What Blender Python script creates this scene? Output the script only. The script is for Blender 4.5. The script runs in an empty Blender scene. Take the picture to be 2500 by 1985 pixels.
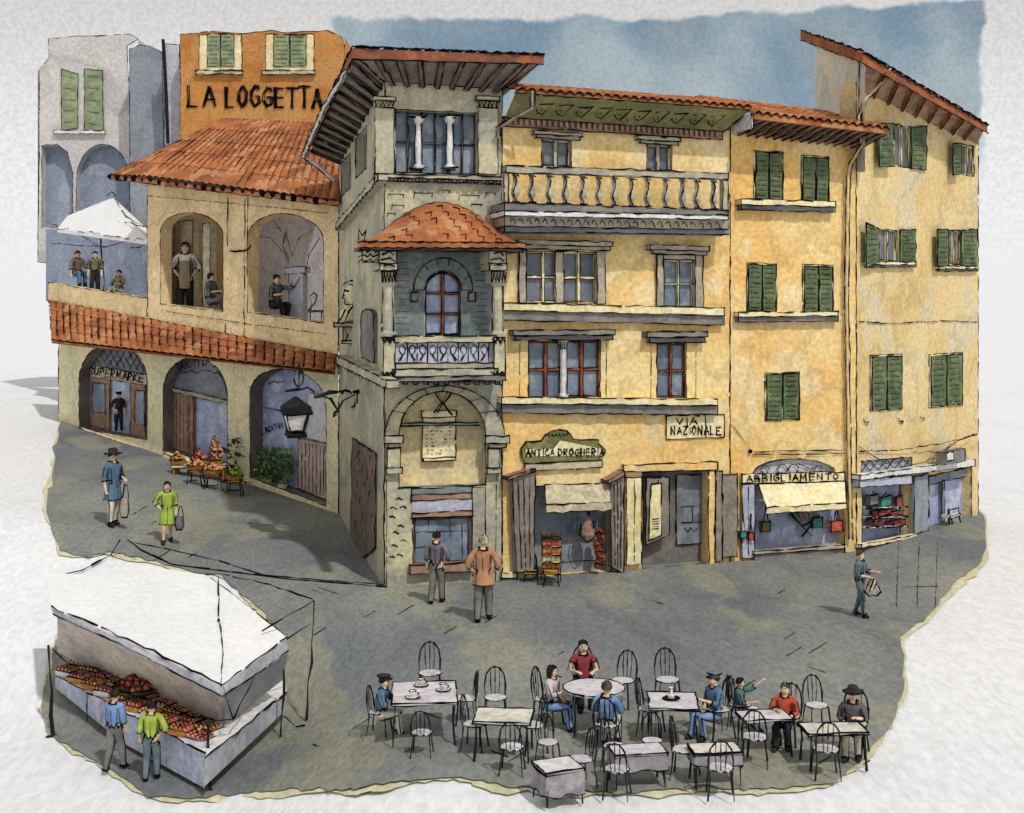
import bpy, bmesh, math, random
import numpy as np
from mathutils import Vector as V, Matrix
from mathutils.geometry import tessellate_polygon, delaunay_2d_cdt
rnd = random.Random(7)
sc = bpy.context.scene
COL = sc.collection
# ---------------------------------------------------------------- camera model (photo pixels 2500 x 1985)
F, CX, HY, H = 3015.0, 1250.0, 788.0, 6.6
CAM = V((0, 0, H))
def ray(px, py): return V(((px-CX)/F, 1.0, (HY-py)/F))
def ss(t):
    t = min(1, max(0, t)); return t*t*(3-2*t)
def g(x, y):                      # height of the sloping square
    r = min(1.25, max(0, (-x-4)/14.5))
    return 2.5*r*ss((y-25)/8) - 1.0*ss((-x-1.6)/3.2)*ss((26.5-y)/4)
def G(px, py):                    # pixel -> point on the ground
    r = ray(px, py); t = 15.0
    while t < 160:
        p = CAM + r*t
        if p.z <= g(p.x, p.y): break
        t += .05
    lo, hi = t-.05, t
    for _ in range(20):
        m = (lo+hi)/2; p = CAM + r*m
        if p.z <= g(p.x, p.y): hi = m
        else: lo = m
    return CAM + r*hi
def at(px, py, Y): return CAM + ray(px, py)*Y
class Face:                       # a vertical facade plane
    def __init__(s, a, b):
        s.o = V((a[0], a[1], 0)); d = V((b[0]-a[0], b[1]-a[1], 0)); s.L = d.length; s.d = d.normalized(); s.n = V((s.d.y, -s.d.x, 0))
    def sz(s, px, py, o=0):
        r = ray(px, py); q = s.o + s.n*o
        p = CAM + r*((q-CAM).dot(s.n)/r.dot(s.n))
        return ((p-q).dot(s.d), p.z)
    def w(s, sz, o=0): return s.o + s.d*sz[0] + s.n*o + V((0, 0, sz[1]))
    def p(s, px, py, o=0): return s.w(s.sz(px, py, o), o)
    def R(s, x0, y0, x1, y1, o=0):   # level rectangle
        c = (x0+x1)/2
        a, b = s.sz(x0, y1, o)[0], s.sz(x1, y1, o)[0]; z0, z1 = s.sz(c, y1, o)[1], s.sz(c, y0, o)[1]
        return [(a, z0), (b, z0), (b, z1), (a, z1)]
    def Q(s, pts, o=0): return [s.sz(x, y, o) for x, y in pts]
    def arch(s, x0, x1, yb0, yb1, ys0, ys1, yt, n=14, o=0):
        pts = [(x0, yb0), (x1, yb1)]
        for k in range(n+1):
            a = math.pi*k/n
            x = (x0+x1)/2 + (x1-x0)/2*math.cos(a); ys = ys1+(ys0-ys1)*(1-math.cos(a))/2
            pts.append((x, ys-(((ys0+ys1)/2-yt))*math.sin(a)))
        return s.Q(pts, o)
# ---------------------------------------------------------------- materials: washes of pigment on a rough coat
def lin(c):
    return tuple(((v/255)/12.92 if v/255 <= .04045 else ((v/255+.055)/1.055)**2.4) for v in c)
MC = {}
def mat(name, c1, c2=None, c3=None, scale=.45, rough=.92, edge=.3, grain=.24, bump=.7, gs=9.0, spec=.15, var=.5, ysc=1.0):
    if name in MC: return MC[name]
    m = bpy.data.materials.new(name); m.use_nodes = True; nt = m.node_tree; N = nt.nodes; L = nt.links
    b = N['Principled BSDF']; b.inputs['Roughness'].default_value = rough; b.inputs['Specular IOR Level'].default_value = spec
    geo = N.new('ShaderNodeNewGeometry')
    def noise(sc_, det=4, w=0):
        n = N.new('ShaderNodeTexNoise'); n.inputs['Scale'].default_value = sc_; n.inputs['Detail'].default_value = det
        v = N.new('ShaderNodeVectorMath'); v.operation = 'ADD'; v.operation = 'MULTIPLY_ADD'; v.inputs[1].default_value = (1, ysc, 1); v.inputs[2].default_value = (w, w*.7, w*1.3); L.new(geo.outputs['Position'], v.inputs[0]); L.new(v.outputs[0], n.inputs['Vector']); return n.outputs['Fac']
    def ramp(fac, *stops):
        r = N.new('ShaderNodeValToRGB'); e = r.color_ramp.elements
        while len(e) < len(stops): e.new(.5)
        for i, (p, c) in enumerate(stops):
            e[i].position = p; e[i].color = (c, c, c, 1) if isinstance(c, (int, float)) else (*c, 1)
        L.new(fac, r.inputs[0]); return r.outputs[0]
    def mix(kind, fac, a, c):
        x = N.new('ShaderNodeMix'); x.data_type = 'RGBA'; x.blend_type = kind
        if isinstance(fac, (int, float)): x.inputs[0].default_value = fac
        else: L.new(fac, x.inputs[0])
        for i, q in ((6, a), (7, c)):
            if isinstance(q, tuple): x.inputs[i].default_value = (*q, 1)
            else: L.new(q, x.inputs[i])
        return x.outputs[2]
    l1 = lin(c1); l2 = lin(c2) if c2 else tuple(v*.72 for v in l1); l3 = lin(c3) if c3 else tuple(min(1, v*1.18) for v in l1)
    s = hash_(name)
    c = mix('MIX', ramp(noise(scale, 5, s), (.5-.14*var-.02, 0), (.5+.16, 1)), l1, l2)
    c = mix('MIX', ramp(noise(scale*1.7, 4, s+9), (.53, 0), (.60, .6)), c, l3)
    if edge:   # the darker rim where a wash dried
        n = noise(scale*1.15, 3, s+21)
        c = mix('MULTIPLY', ramp(n, (.485, 0), (.5, edge), (.505, edge), (.56, 0)), c, (.45, .45, .47))
    gr = noise(gs, 3, s+3)
    c = mix('MULTIPLY', 1.0, c, ramp(gr, (.3, 1-grain), (.7, 1+grain*.4)))
    L.new(c, b.inputs['Base Color'])
    if bump:
        bp = N.new('ShaderNodeBump'); bp.inputs['Strength'].default_value = bump; bp.inputs['Distance'].default_value = .03
        L.new(gr, bp.inputs['Height']); L.new(bp.outputs[0], b.inputs['Normal'])
    MC[name] = m; return m
def hash_(t): return (sum(ord(c)*(i+3) for i, c in enumerate(t)) % 97)*1.37
INKM = mat('ink', (22, 22, 26), edge=0, grain=0, bump=0, rough=1, spec=0)
OCH = mat('yellow_plaster', (236, 211, 152), (232, 190, 118), (238, 222, 178), scale=.4)
OCHB = mat('amber_plaster', (236, 207, 146), (232, 182, 104), (234, 216, 172), scale=.45)
OCHC = mat('sand_plaster', (224, 202, 150), (214, 184, 126), (208, 201, 176), scale=.4)
STONE = mat('grey_stone', (188, 183, 158), (156, 157, 146), (212, 203, 164), scale=.7)
STONE2 = mat('blue_grey_stone', (132, 142, 142), (112, 124, 128), (160, 160, 154), scale=.8)
LOGW = mat('loggia_plaster', (234, 208, 160), (212, 190, 148), (240, 220, 174), scale=.5)
LOWW = mat('arcade_plaster', (240, 230, 188), (214, 212, 176), (248, 230, 176), scale=.5)
ORANGE = mat('orange_plaster', (198, 140, 78), (180, 118, 62), (196, 150, 96), scale=.35)
GREYW = mat('pale_grey_plaster', (200, 196, 194), (184, 182, 184), (214, 210, 206), scale=.2)
SLATE = mat('slate_plaster', (142, 148, 158), (126, 134, 146), (160, 164, 172), scale=.3)
LILAC = mat('lilac_plaster', (190, 192, 208), (172, 176, 196), (206, 206, 216), scale=.4)
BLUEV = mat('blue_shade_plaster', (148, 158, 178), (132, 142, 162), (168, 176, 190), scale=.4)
TILE = mat('terracotta', (178, 112, 70), (138, 84, 56), (200, 150, 112), scale=.9)
TILEB = mat('brown_tile', (150, 92, 66), (118, 78, 62), (172, 104, 66), scale=.8)
WOODG = mat('grey_wood', (146, 138, 126), (122, 116, 110), (160, 150, 132), scale=.9)
WOODD = mat('dark_wood', (118, 104, 94), (98, 90, 86), (138, 114, 96), scale=.9)
WOODR = mat('red_wood', (142, 80, 58), (118, 66, 50), (160, 98, 72), scale=1.2)
BROWN = mat('brown_wood', (164, 132, 112), (138, 110, 94), (182, 150, 128), scale=1.1)
TRIM = mat('grey_trim', (178, 170, 152), (156, 150, 140), (196, 186, 156), scale=.8)
TRIMD = mat('dark_grey_trim', (134, 130, 126), (112, 110, 112), (150, 144, 134), scale=.8)
CREAM = mat('cream_paint', (238, 226, 182), (228, 210, 158), (240, 232, 204), scale=.9)
WHITE = mat('white_paint', (226, 224, 222), (212, 210, 214), (232, 230, 226), scale=.8)
GREEN = mat('green_shutter_paint', (104, 116, 86), (82, 98, 72), (128, 138, 94), scale=1.3)
GREENP = mat('pale_green_shutter_paint', (142, 154, 122), (118, 132, 106), (164, 172, 132), scale=1.0)
OLIVE = mat('olive_paint', (124, 122, 78), (102, 104, 64), (150, 144, 100), scale=1.2)
SOFFIT = mat('green_soffit', (136, 134, 92), (112, 114, 80), (154, 146, 104), scale=.8)
GLASS = mat('window_glass', (126, 140, 156), (98, 114, 134), (166, 172, 178), scale=1.0, rough=.35, spec=.4, bump=.15)
GLASSD = mat('dark_glass', (114, 120, 130), (94, 102, 114), (142, 146, 148), scale=.9, rough=.4, spec=.35, bump=.15)
GLASSB = mat('lilac_glass', (172, 182, 214), (140, 154, 192), (206, 210, 226), scale=1.0, rough=.4, spec=.3, bump=.15)
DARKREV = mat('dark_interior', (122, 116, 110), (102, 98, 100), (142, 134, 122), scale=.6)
GRND = mat('pale_stone_ground', (227, 228, 232), (222, 224, 228), (230, 231, 234), scale=.3, edge=.02, grain=.13, gs=9, ysc=.35)
PLAZA = mat('grey_paving', (140, 142, 137), (110, 115, 120), (150, 149, 130), scale=.26, edge=.2, grain=.26, gs=11, var=.9, ysc=.4)
RIM = mat('ochre_paving', (212, 207, 172), (198, 194, 160), (220, 216, 192), scale=.6, edge=.1, gs=9, ysc=.4)
CANVAS = mat('white_canvas', (230, 230, 231), (222, 223, 226), (232, 232, 232), scale=.4, edge=.02, grain=.1, bump=.35)
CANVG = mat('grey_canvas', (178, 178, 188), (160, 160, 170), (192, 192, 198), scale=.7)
CANVB = mat('beige_canvas', (204, 192, 178), (176, 170, 170), (216, 200, 176), scale=.6)
TABLE = mat('lilac_tabletop', (206, 200, 206), (188, 183, 190), (218, 214, 212), scale=1.4)
TABLEY = mat('cream_tabletop', (212, 207, 194), (198, 194, 184), (220, 216, 206), scale=1.4)
CLOTHG = mat('grey_cloth', (150, 146, 150), (132, 128, 134), (166, 162, 162), scale=1.2)
SKIN = mat('skin', (226, 192, 160), (206, 170, 140), (236, 208, 180), scale=3, edge=.1, bump=.1)
HAIR = mat('dark_hair', (40, 36, 36), (28, 26, 28), (64, 56, 50), scale=6, edge=0)
HAIRB = mat('brown_hair', (96, 82, 70), (70, 60, 54), (116, 100, 84), scale=6, edge=0)
METAL = mat('black_iron', (34, 34, 38), (26, 26, 30), (48, 48, 50), scale=3, edge=0, bump=.1)
LEAF = mat('leaf', (124, 150, 92), (92, 122, 74), (150, 174, 104), scale=2)
LEAFL = mat('light_leaf', (150, 186, 70), (126, 164, 60), (170, 200, 90), scale=2)
LEAFD = mat('dark_leaf', (58, 84, 66), (46, 70, 58), (80, 104, 80), scale=2)
ORNG = mat('orange_fruit', (222, 162, 108), (208, 134, 84), (234, 190, 146), scale=4, edge=0)
RED = mat('red_fruit', (208, 120, 94), (186, 92, 74), (226, 160, 130), scale=4, edge=0)
PINKF = mat('pink_fruit', (214, 150, 140), (200, 120, 110), (226, 180, 160), scale=4, edge=0)
WICK = mat('wicker', (190, 140, 72), (166, 116, 58), (206, 166, 100), scale=3)
STR = mat('straw', (200, 190, 160), (176, 164, 140), (214, 206, 180), scale=3)
# ---------------------------------------------------------------- mesh builder
INK = .017
class MB:
    def __init__(s): s.v = []; s.f = []; s.m = []
    def face(s, pts, m=0):
        i = len(s.v); s.v += [V(p) for p in pts]; s.f.append(tuple(range(i, i+len(pts)))); s.m.append(m)
    def grid(s, rows, m=0, closed=False):
        i = len(s.v); n = len(rows[0])
        for r in rows: s.v += [V(p) for p in r]
        for a in range(len(rows)-1):
            for b in range(n-(0 if closed else 1)):
                c = (b+1) % n
                s.f.append((i+a*n+b, i+a*n+c, i+(a+1)*n+c, i+(a+1)*n+b)); s.m.append(m)
    def tube(s, pts, r, m=0, n=6, rs=None, cap=True):
        pts = [V(p) for p in pts]; rows = []
        for k, p in enumerate(pts):
            t = (pts[min(k+1, len(pts)-1)]-pts[max(k-1, 0)])
            t = t.normalized() if t.length > 1e-9 else V((0, 0, 1))
            a = t.cross(V((.31, .2, .93)))
            if a.length < .1: a = t.cross(V((1, 0, 0)))
            a.normalize(); b = t.cross(a); q = rs[k] if rs else r
            rows.append([p + (a*math.cos(2*math.pi*j/n)+b*math.sin(2*math.pi*j/n))*q for j in range(n)])
        s.grid(rows, m, True)
        if cap: s.face(rows[0][::-1], m); s.face(rows[-1], m)
    def ink(s, pts, r=INK, closed=False, brk=.05, amp=None, m=1, step=.24):
        pts = [V(p) for p in pts]; r = r*1.08
        if closed: pts = pts+[pts[0]]
        amp = r*.6 if amp is None else amp
        for a, b in zip(pts, pts[1:]):
            L = (b-a).length
            if L < 1e-6: continue
            n = max(1, round(L/step)); t = (b-a)/L
            ex = rnd.uniform(-.3, 1.2)*r*1.5
            q = []
            for k in range(n+1):
                p = a.lerp(b, k/n)
                if 0 < k < n: p = p+V((rnd.gauss(0, amp), rnd.gauss(0, amp), rnd.gauss(0, amp)))
                elif k == 0: p = p-t*ex
                else: p = p+t*ex
                q.append(p)
            run = [q[0]]
            for k in range(1, n+1):
                run.append(q[k])
                if rnd.random() < brk and k < n:
                    run[-1] = run[-2].lerp(run[-1], .6)
                    if len(run) > 1: s.tube(run, r, m, 3, [r*rnd.choice((.4, .7, .9, 1, 1.2, 1.5)) for _ in run])
                    run = [q[k]]
            if len(run) > 1: s.tube(run, r, m, 3, [r*rnd.choice((.4, .7, .9, 1, 1.2, 1.6)) for _ in run])
    def prism(s, f, poly, o0, o1, m=0, ink=1, back=False, r=INK, mi=1):
        a = [f.w(p, o0) for p in poly]; b = [f.w(p, o1) for p in poly]; n = len(poly)
        if n > 4:
            for t in tessellate_polygon([[V((p[0], p[1], 0)) for p in poly]]): s.face([b[i] for i in t], m)
        else: s.face(b, m)
        if back: s.face(a[::-1], m)
        for k in range(n): s.face([a[k], a[(k+1) % n], b[(k+1) % n], b[k]], m)
        if ink:
            s.ink(b, r, True, m=mi)
            if ink > 1 and abs(o1-o0) > .08:
                for k in range(n): s.ink([a[k], b[k]], r*.8, m=mi)
    def wall(s, f, outer, holes, o=0, t=.3, m=0, mr=None, ink=True):
        P2, E = [], []
        for q in [outer]+holes: i = len(P2); n = len(q); P2 += [V((p[0], p[1])) for p in q]; E += [(i+k, i+(k+1) % n) for k in range(n)]
        vs, _, fs, *_ = delaunay_2d_cdt(P2, E, [], 1, 1e-5)
        def ins(c, q): return sum(((a[1] > c.y) != (e[1] > c.y)) and c.x < (e[0]-a[0])*(c.y-a[1])/(e[1]-a[1])+a[0] for a, e in zip(q, q[1:]+q[:1])) % 2
        for tri in fs:
            c = sum((vs[i] for i in tri), V((0, 0)))/len(tri)
            if ins(c, outer) and not any(ins(c, h) for h in holes): s.face([f.w(vs[i], o) for i in tri], m)
        for h in holes:
            n = len(h)
            for k in range(n): s.face([f.w(h[k], o), f.w(h[(k+1) % n], o), f.w(h[(k+1) % n], o-t), f.w(h[k], o-t)], m if mr is None else mr)
            if ink: s.ink([f.w(p, o) for p in h], INK*.9, True)
        if ink: s.ink([f.w(p, o) for p in outer], INK*.9, True, brk=.12)
    def lathe(s, c, prof, n=10, m=0, sx=1, sy=1):
        s.grid([[V(c)+V((r*math.cos(2*math.pi*k/n)*sx, r*math.sin(2*math.pi*k/n)*sy, z)) for k in range(n)] for r, z in prof], m, True)
    def blob(s, c, r, m=0, n=7, sz=1.0, jit=.08):
        s.lathe(c, [(max(.001, r*math.sin(math.pi*k/5))*(1+rnd.uniform(-jit, jit)), -r*sz*math.cos(math.pi*k/5)) for k in range(6)], n, m)
    def box(s, c, d, m=0, ink=True, r=INK, rot=0, mi=1):
        c = V(c); M = Matrix.Rotation(rot, 3, 'Z'); P = [c+M@V((x*d[0]/2, y*d[1]/2, z*d[2]/2)) for x in (-1, 1) for y in (-1, 1) for z in (-1, 1)]
        for q in ((0, 1, 3, 2), (4, 6, 7, 5), (0, 4, 5, 1), (2, 3, 7, 6), (0, 2, 6, 4), (1, 5, 7, 3)): s.face([P[i] for i in q], m)
        if ink:
            for i, j in ((0, 1), (2, 3), (4, 5), (6, 7), (0, 2), (1, 3), (4, 6), (5, 7), (0, 4), (1, 5), (2, 6), (3, 7)): s.ink([P[i], P[j]], r, m=mi)
    def build(s, name, mats, parent=None, org=None, smooth=False):
        if not isinstance(mats, (list, tuple)): mats = [mats, INKM]
        if parent is not None: o0 = V(parent['_o'])
        elif org is not None: o0 = V(org)
        else:
            xs = np.array([tuple(p) for p in s.v]); o0 = V(((xs[:, 0].min()+xs[:, 0].max())/2, (xs[:, 1].min()+xs[:, 1].max())/2, xs[:, 2].min()))
        me = bpy.data.meshes.new(name); me.from_pydata([tuple(p-o0) for p in s.v], [], s.f)
        for x in mats: me.materials.append(x)
        me.polygons.foreach_set('material_index', s.m)
        if smooth: me.polygons.foreach_set('use_smooth', [a == 0 for a in s.m])
        me.update()
        ob = bpy.data.objects.new(name, me); COL.objects.link(ob); ob['_o'] = tuple(o0)
        if parent is not None: ob.parent = parent
        else: ob.location = o0
        return ob
def tag(o, label=None, cat=None, group=None, kind=None):
    for k, v in (('label', label), ('category', cat), ('group', group), ('kind', kind)):
        if v: o[k] = v
    return o
def thing(name, label, cat, loc, group=None, rz=0):
    o = bpy.data.objects.new(name, None); COL.objects.link(o); o.location = loc; o.rotation_euler.z = rz; o['_o'] = tuple(loc) if not rz else (0, 0, 0)
    return tag(o, label, cat, group)
def local(name, label, cat, loc, rz=0, group=None):      # parts are modelled round (0,0,0)
    o = thing(name, label, cat, loc, group, rz); o['_o'] = (0, 0, 0); return o
def copy_tree(o, parent=None):
    c = o.copy(); COL.objects.link(c)
    if parent is not None: c.parent = parent
    for ch in list(o.children): copy_tree(ch, c)
    return c
# pen lettering
GL = {'A': [[(0, 0), (.35, 1), (.7, 0)], [(.12, .38), (.58, .38)]], 'B': [[(0, 0), (0, 1), (.45, .95), (.5, .7), (.05, .52), (.55, .4), (.55, .08), (0, 0)]],
 'C': [[(.6, .85), (.35, 1), (.05, .7), (.03, .3), (.3, 0), (.6, .12)]], 'D': [[(0, 0), (0, 1), (.45, .85), (.6, .5), (.45, .12), (0, 0)]],
 'E': [[(.55, 1), (0, 1), (0, 0), (.55, 0)], [(0, .52), (.45, .52)]], 'G': [[(.6, .85), (.35, 1), (.05, .7), (.03, .3), (.3, 0), (.6, .15), (.6, .48), (.35, .48)]],
 'H': [[(0, 0), (0, 1)], [(.58, 0), (.58, 1)], [(0, .5), (.58, .5)]], 'I': [[(.1, 0), (.1, 1)]], 'K': [[(0, 0), (0, 1)], [(.55, 1), (.02, .45), (.58, 0)]],
 'L': [[(0, 1), (0, 0), (.5, 0)]], 'M': [[(0, 0), (.05, 1), (.35, .35), (.65, 1), (.7, 0)]], 'N': [[(0, 0), (0, 1), (.55, 0), (.55, 1)]],
 'O': [[(.3, 1), (.05, .75), (.03, .3), (.3, 0), (.55, .3), (.55, .72), (.3, 1)]], 'P': [[(0, 0), (0, 1), (.5, .92), (.5, .55), (0, .48)]],
 'Q': [[(.3, 1), (.05, .75), (.03, .3), (.3, 0), (.55, .3), (.55, .72), (.3, 1)], [(.4, .2), (.62, -.08)]],
 'R': [[(0, 0), (0, 1), (.5, .92), (.5, .58), (0, .48), (.55, 0)]], 'S': [[(.55, .85), (.3, 1), (.05, .8), (.1, .58), (.5, .42), (.52, .15), (.28, 0), (0, .12)]],
 'T': [[(0, 1), (.65, 1)], [(.32, 1), (.32, 0)]], 'U': [[(0, 1), (0, .25), (.28, 0), (.55, .25), (.55, 1)]], 'V': [[(0, 1), (.3, 0), (.62, 1)]], 'Z': [[(0, 1), (.55, 1), (0, 0), (.58, 0)]], ' ': []}
def letters(b, f, txt, pts, h, r=.015, o=.03, dbl=0, m=1):
    # letters spread along a pixel polyline pts (base line), height h in pixels
    L = [0]
    for a, c in zip(pts, pts[1:]): L.append(L[-1]+math.hypot(c[0]-a[0], c[1]-a[1]))
    WD = {'I': .45, 'M': 1.2, 'N': 1.05, ' ': .6}; n = len(txt); ww = [WD.get(ch, 1) for ch in txt]; tot = sum(ww); cum = [sum(ww[:i])/tot*L[-1] for i in range(n)]; adv = L[-1]/tot
    def on(t):
        for k in range(len(pts)-1):
            if t <= L[k+1] or k == len(pts)-2:
                u = (t-L[k])/(L[k+1]-L[k]); a, c = pts[k], pts[k+1]
                ang = math.atan2(c[1]-a[1], c[0]-a[0]); return a[0]+(c[0]-a[0])*u, a[1]+(c[1]-a[1])*u, ang
    for i, ch in enumerate(txt):
        x, y, an = on(cum[i]+adv*.1); w = adv*1.08; hh = h*rnd.uniform(.92, 1.06); dy = rnd.uniform(-.04, .04)*h
        for st in GL[ch]:
            for d in ([0] if not dbl else [-dbl, dbl]):
                P = [(x+math.cos(an)*(u*w+d)+math.sin(an)*v*hh, y+dy-v*hh+math.sin(an)*u*w) for u, v in st]
                b.ink([f.p(a, c, o) for a, c in P], r, brk=0, amp=r*.25, m=m, step=.4)
# ---------------------------------------------------------------- world, sun, camera
w = bpy.data.worlds.new("World"); sc.world = w; w.use_nodes = True
nt = w.node_tree; N = nt.nodes; L = nt.links; N.clear()
SUN = V((.50, -.866, 0)).normalized(); EL = math.radians(51); SUN = V((SUN.x*math.cos(EL), SUN.y*math.cos(EL), math.sin(EL)))
sky = N.new('ShaderNodeTexSky'); sky.sky_type = 'NISHITA'; sky.sun_disc = False; sky.sun_elevation = EL; sky.sun_rotation = math.atan2(SUN.x, SUN.y); sky.air_density = 1.0; sky.dust_density = .6
tc = N.new('ShaderNodeTexCoord'); sep = N.new('ShaderNodeSeparateXYZ'); L.new(tc.outputs['Generated'], sep.inputs[0])
def mth(op, a, b=None, c=None):
    n = N.new('ShaderNodeMath'); n.operation = op
    for i, q in enumerate((a, b, c)):
        if q is None: continue
        if isinstance(q, (int, float)): n.inputs[i].default_value = q
        else: L.new(q, n.inputs[i])
    return n.outputs[0]
def nz(s, d=5, off=0):
    n = N.new('ShaderNodeTexNoise'); n.inputs['Scale'].default_value = s; n.inputs['Detail'].default_value = d
    v = N.new('ShaderNodeVectorMath'); v.operation = 'ADD'; v.inputs[1].default_value = (off, off, off); L.new(tc.outputs['Generated'], v.inputs[0]); L.new(v.outputs[0], n.inputs['Vector']); return n.outputs['Fac']
def mr(x, a, b):
    n = N.new('ShaderNodeMapRange'); n.interpolation_type = 'SMOOTHSTEP'; n.inputs[1].default_value = a; n.inputs[2].default_value = b; L.new(x, n.inputs[0]); return n.outputs[0]
azi = mth('ARCTAN2', sep.outputs[0], sep.outputs[1]); ele = mth('ARCSINE', sep.outputs[2])
wob = mth('MULTIPLY', mth('SUBTRACT', nz(30, 7), .5), .022)
az2 = mth('ADD', azi, wob); el2 = mth('ADD', ele, wob)
# a window of blue between the high white cloud sheet and the hazy horizon
blue = mth('MULTIPLY', mth('MULTIPLY', mr(az2, -.15, -.14), mth('SUBTRACT', 1.0, mr(az2, .362, .367))),
           mth('MULTIPLY', mth('SUBTRACT', 1.0, mr(el2, .238, .243)), mr(el2, .10, .16)))
thin = mr(mth('ADD', nz(9, 6, 3), mth('MULTIPLY', mth('SUBTRACT', .19, ele), 1.6)), .36, .62)
thin2 = mr(nz(16, 5, 8), .45, .7)
hs = N.new('ShaderNodeMix'); hs.data_type = 'RGBA'; hs.inputs[6].default_value = (.18, .265, .345, 1); hs.inputs[7].default_value = (.37, .44, .465, 1); L.new(thin, hs.inputs[0])
hs2 = N.new('ShaderNodeMix'); hs2.data_type = 'RGBA'; hs2.inputs[7].default_value = (.30, .35, .37, 1); L.new(mth('MULTIPLY', thin2, .6), hs2.inputs[0]); L.new(hs.outputs[2], hs2.inputs[6])
cl = N.new('ShaderNodeMix'); cl.data_type = 'RGBA'; cl.inputs[6].default_value = (.81, .812, .825, 1); cl.inputs[7].default_value = (.60, .585, .56, 1); L.new(mr(ele, .08, .30), cl.inputs[0])
clg = N.new('ShaderNodeMix'); clg.data_type = 'RGBA'; clg.blend_type = 'MULTIPLY'; clg.inputs[0].default_value = 1; L.new(cl.outputs[2], clg.inputs[6])
gr = mth('ADD', 1.0, mth('MULTIPLY', mth('SUBTRACT', mr(nz(330, 3, 1), .3, .7), .5), mth('MULTIPLY', mr(ele, .0, .12), .17))); L.new(gr, clg.inputs[7])
hg = N.new('ShaderNodeMix'); hg.data_type = 'RGBA'; hg.blend_type = 'MULTIPLY'; hg.inputs[0].default_value = 1; L.new(hs2.outputs[2], hg.inputs[6]); L.new(gr, hg.inputs[7])
allm = N.new('ShaderNodeMix'); allm.data_type = 'RGBA'; L.new(blue, allm.inputs[0]); L.new(clg.outputs[2], allm.inputs[6]); L.new(hg.outputs[2], allm.inputs[7])
bgS = N.new('ShaderNodeBackground'); bgS.inputs[1].default_value = .05; L.new(sky.outputs[0], bgS.inputs[0])
bgC = N.new('ShaderNodeBackground'); bgC.inputs[1].default_value = 1.06; L.new(allm.outputs[2], bgC.inputs[0])
mx = N.new('ShaderNodeMixShader'); mx.inputs[0].default_value = .93; L.new(bgS.outputs[0], mx.inputs[1]); L.new(bgC.outputs[0], mx.inputs[2])
out = N.new('ShaderNodeOutputWorld'); L.new(mx.outputs[0], out.inputs[0])
sl = bpy.data.lights.new('sun', 'SUN'); sl.energy = 2.2; sl.angle = math.radians(1.5); sl.color = (1, .965, .90)
so = bpy.data.objects.new('sun', sl); COL.objects.link(so); so.location = (20, 0, 40); so.rotation_euler = (-SUN).to_track_quat('-Z', 'Y').to_euler()
cd = bpy.data.cameras.new('camera'); cam = bpy.data.objects.new('camera', cd); COL.objects.link(cam); sc.camera = cam
cam.location = CAM; cam.rotation_euler = (math.pi/2, 0, 0); cd.sensor_fit = 'HORIZONTAL'; cd.sensor_width = 36; cd.lens = 36*F/2500; cd.clip_end = 6000
cd.shift_y = -(992.5-HY)/2500
sc.view_settings.view_transform = 'Standard'; sc.view_settings.look = 'None'; sc.view_settings.exposure = .06; sc.view_settings.gamma = 1
# ---------------------------------------------------------------- ground
def ax(lo, hi, st, far):
    a = [-f for f in reversed(far)] if lo < 0 else []
    k = lo; r = []
    while k <= hi+1e-6: r.append(k); k += st
    return a + r
xs = [-3000, -800, -250, -90, -50]+ax(-32, 32, .8, [])[0:]+[50, 90, 250, 800, 3000]
ys = [-3000, -500, -60, 0, 6]+[10+.8*k for k in range(66)]+[75, 100, 160, 400, 1000, 3000]
b = MB(); b.grid([[(x, y, g(x, y)) for x in xs] for y in ys]); gm = b.build('ground', GRND, org=(0, 0, 0), smooth=True); tag(gm, kind='structure')
def paving(name, px, lift, m, kind='structure', wobble=3.5):
    poly = []
    for (a, c), (a2, c2) in zip(px, px[1:]+px[:1]):
        n = max(1, int(math.hypot(a2-a, c2-c)/16))
        for k in range(n): poly.append(G(a+(a2-a)*k/n+rnd.gauss(0, wobble), c+(c2-c)*k/n+rnd.gauss(0, wobble*.8)))
    P2 = [V((p.x, p.y)) for p in poly]; n = len(P2); E = [(i, (i+1) % n) for i in range(n)]
    x0, x1 = min(p.x for p in P2), max(p.x for p in P2); y0, y1 = min(p.y for p in P2), max(p.y for p in P2)
    k = x0
    while k < x1:
        q = y0
        while q < y1: P2.append(V((k+.003, q+.003))); q += .8
        k += .8
    vs, es, fs, *_ = delaunay_2d_cdt(P2, E, [], 1, 1e-5)
    b = MB(); b.v = [V((v.x, v.y, g(v.x, v.y)+lift)) for v in vs]; b.f = [tuple(f) for f in fs]; b.m = [0]*len(fs)
    return tag(b.build(name, m, org=(0, 0, 0), smooth=True), kind=kind)
rim = [(143, 1010), (118, 1080), (108, 1200), (98, 1260), (120, 1370), (200, 1408), (300, 1380), (420, 1388), (470, 1412), (505, 1405), (560, 1480), (560, 1650), (450, 1500), (240, 1440), (130, 1560), (86, 1735), (125, 1815), (250, 1885), (350, 1962), (470, 1972), (690, 1956), (850, 1950), (1000, 1936), (1110, 1922), (1250, 1948), (1420, 1950), (1500, 1962), (1720, 1950), (1900, 1958), (2060, 1950), (2150, 1872), (2195, 1800), (2232, 1690), (2290, 1612), (2205, 1640), (2225, 1580), (2290, 1520), (2345, 1455), (2415, 1395), (2428, 1330), (2424, 1262), (2388, 1240), (2100, 1230), (1750, 1250), (1240, 1250), (940, 1250), (800, 1180), (500, 1060), (250, 1000)]
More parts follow.
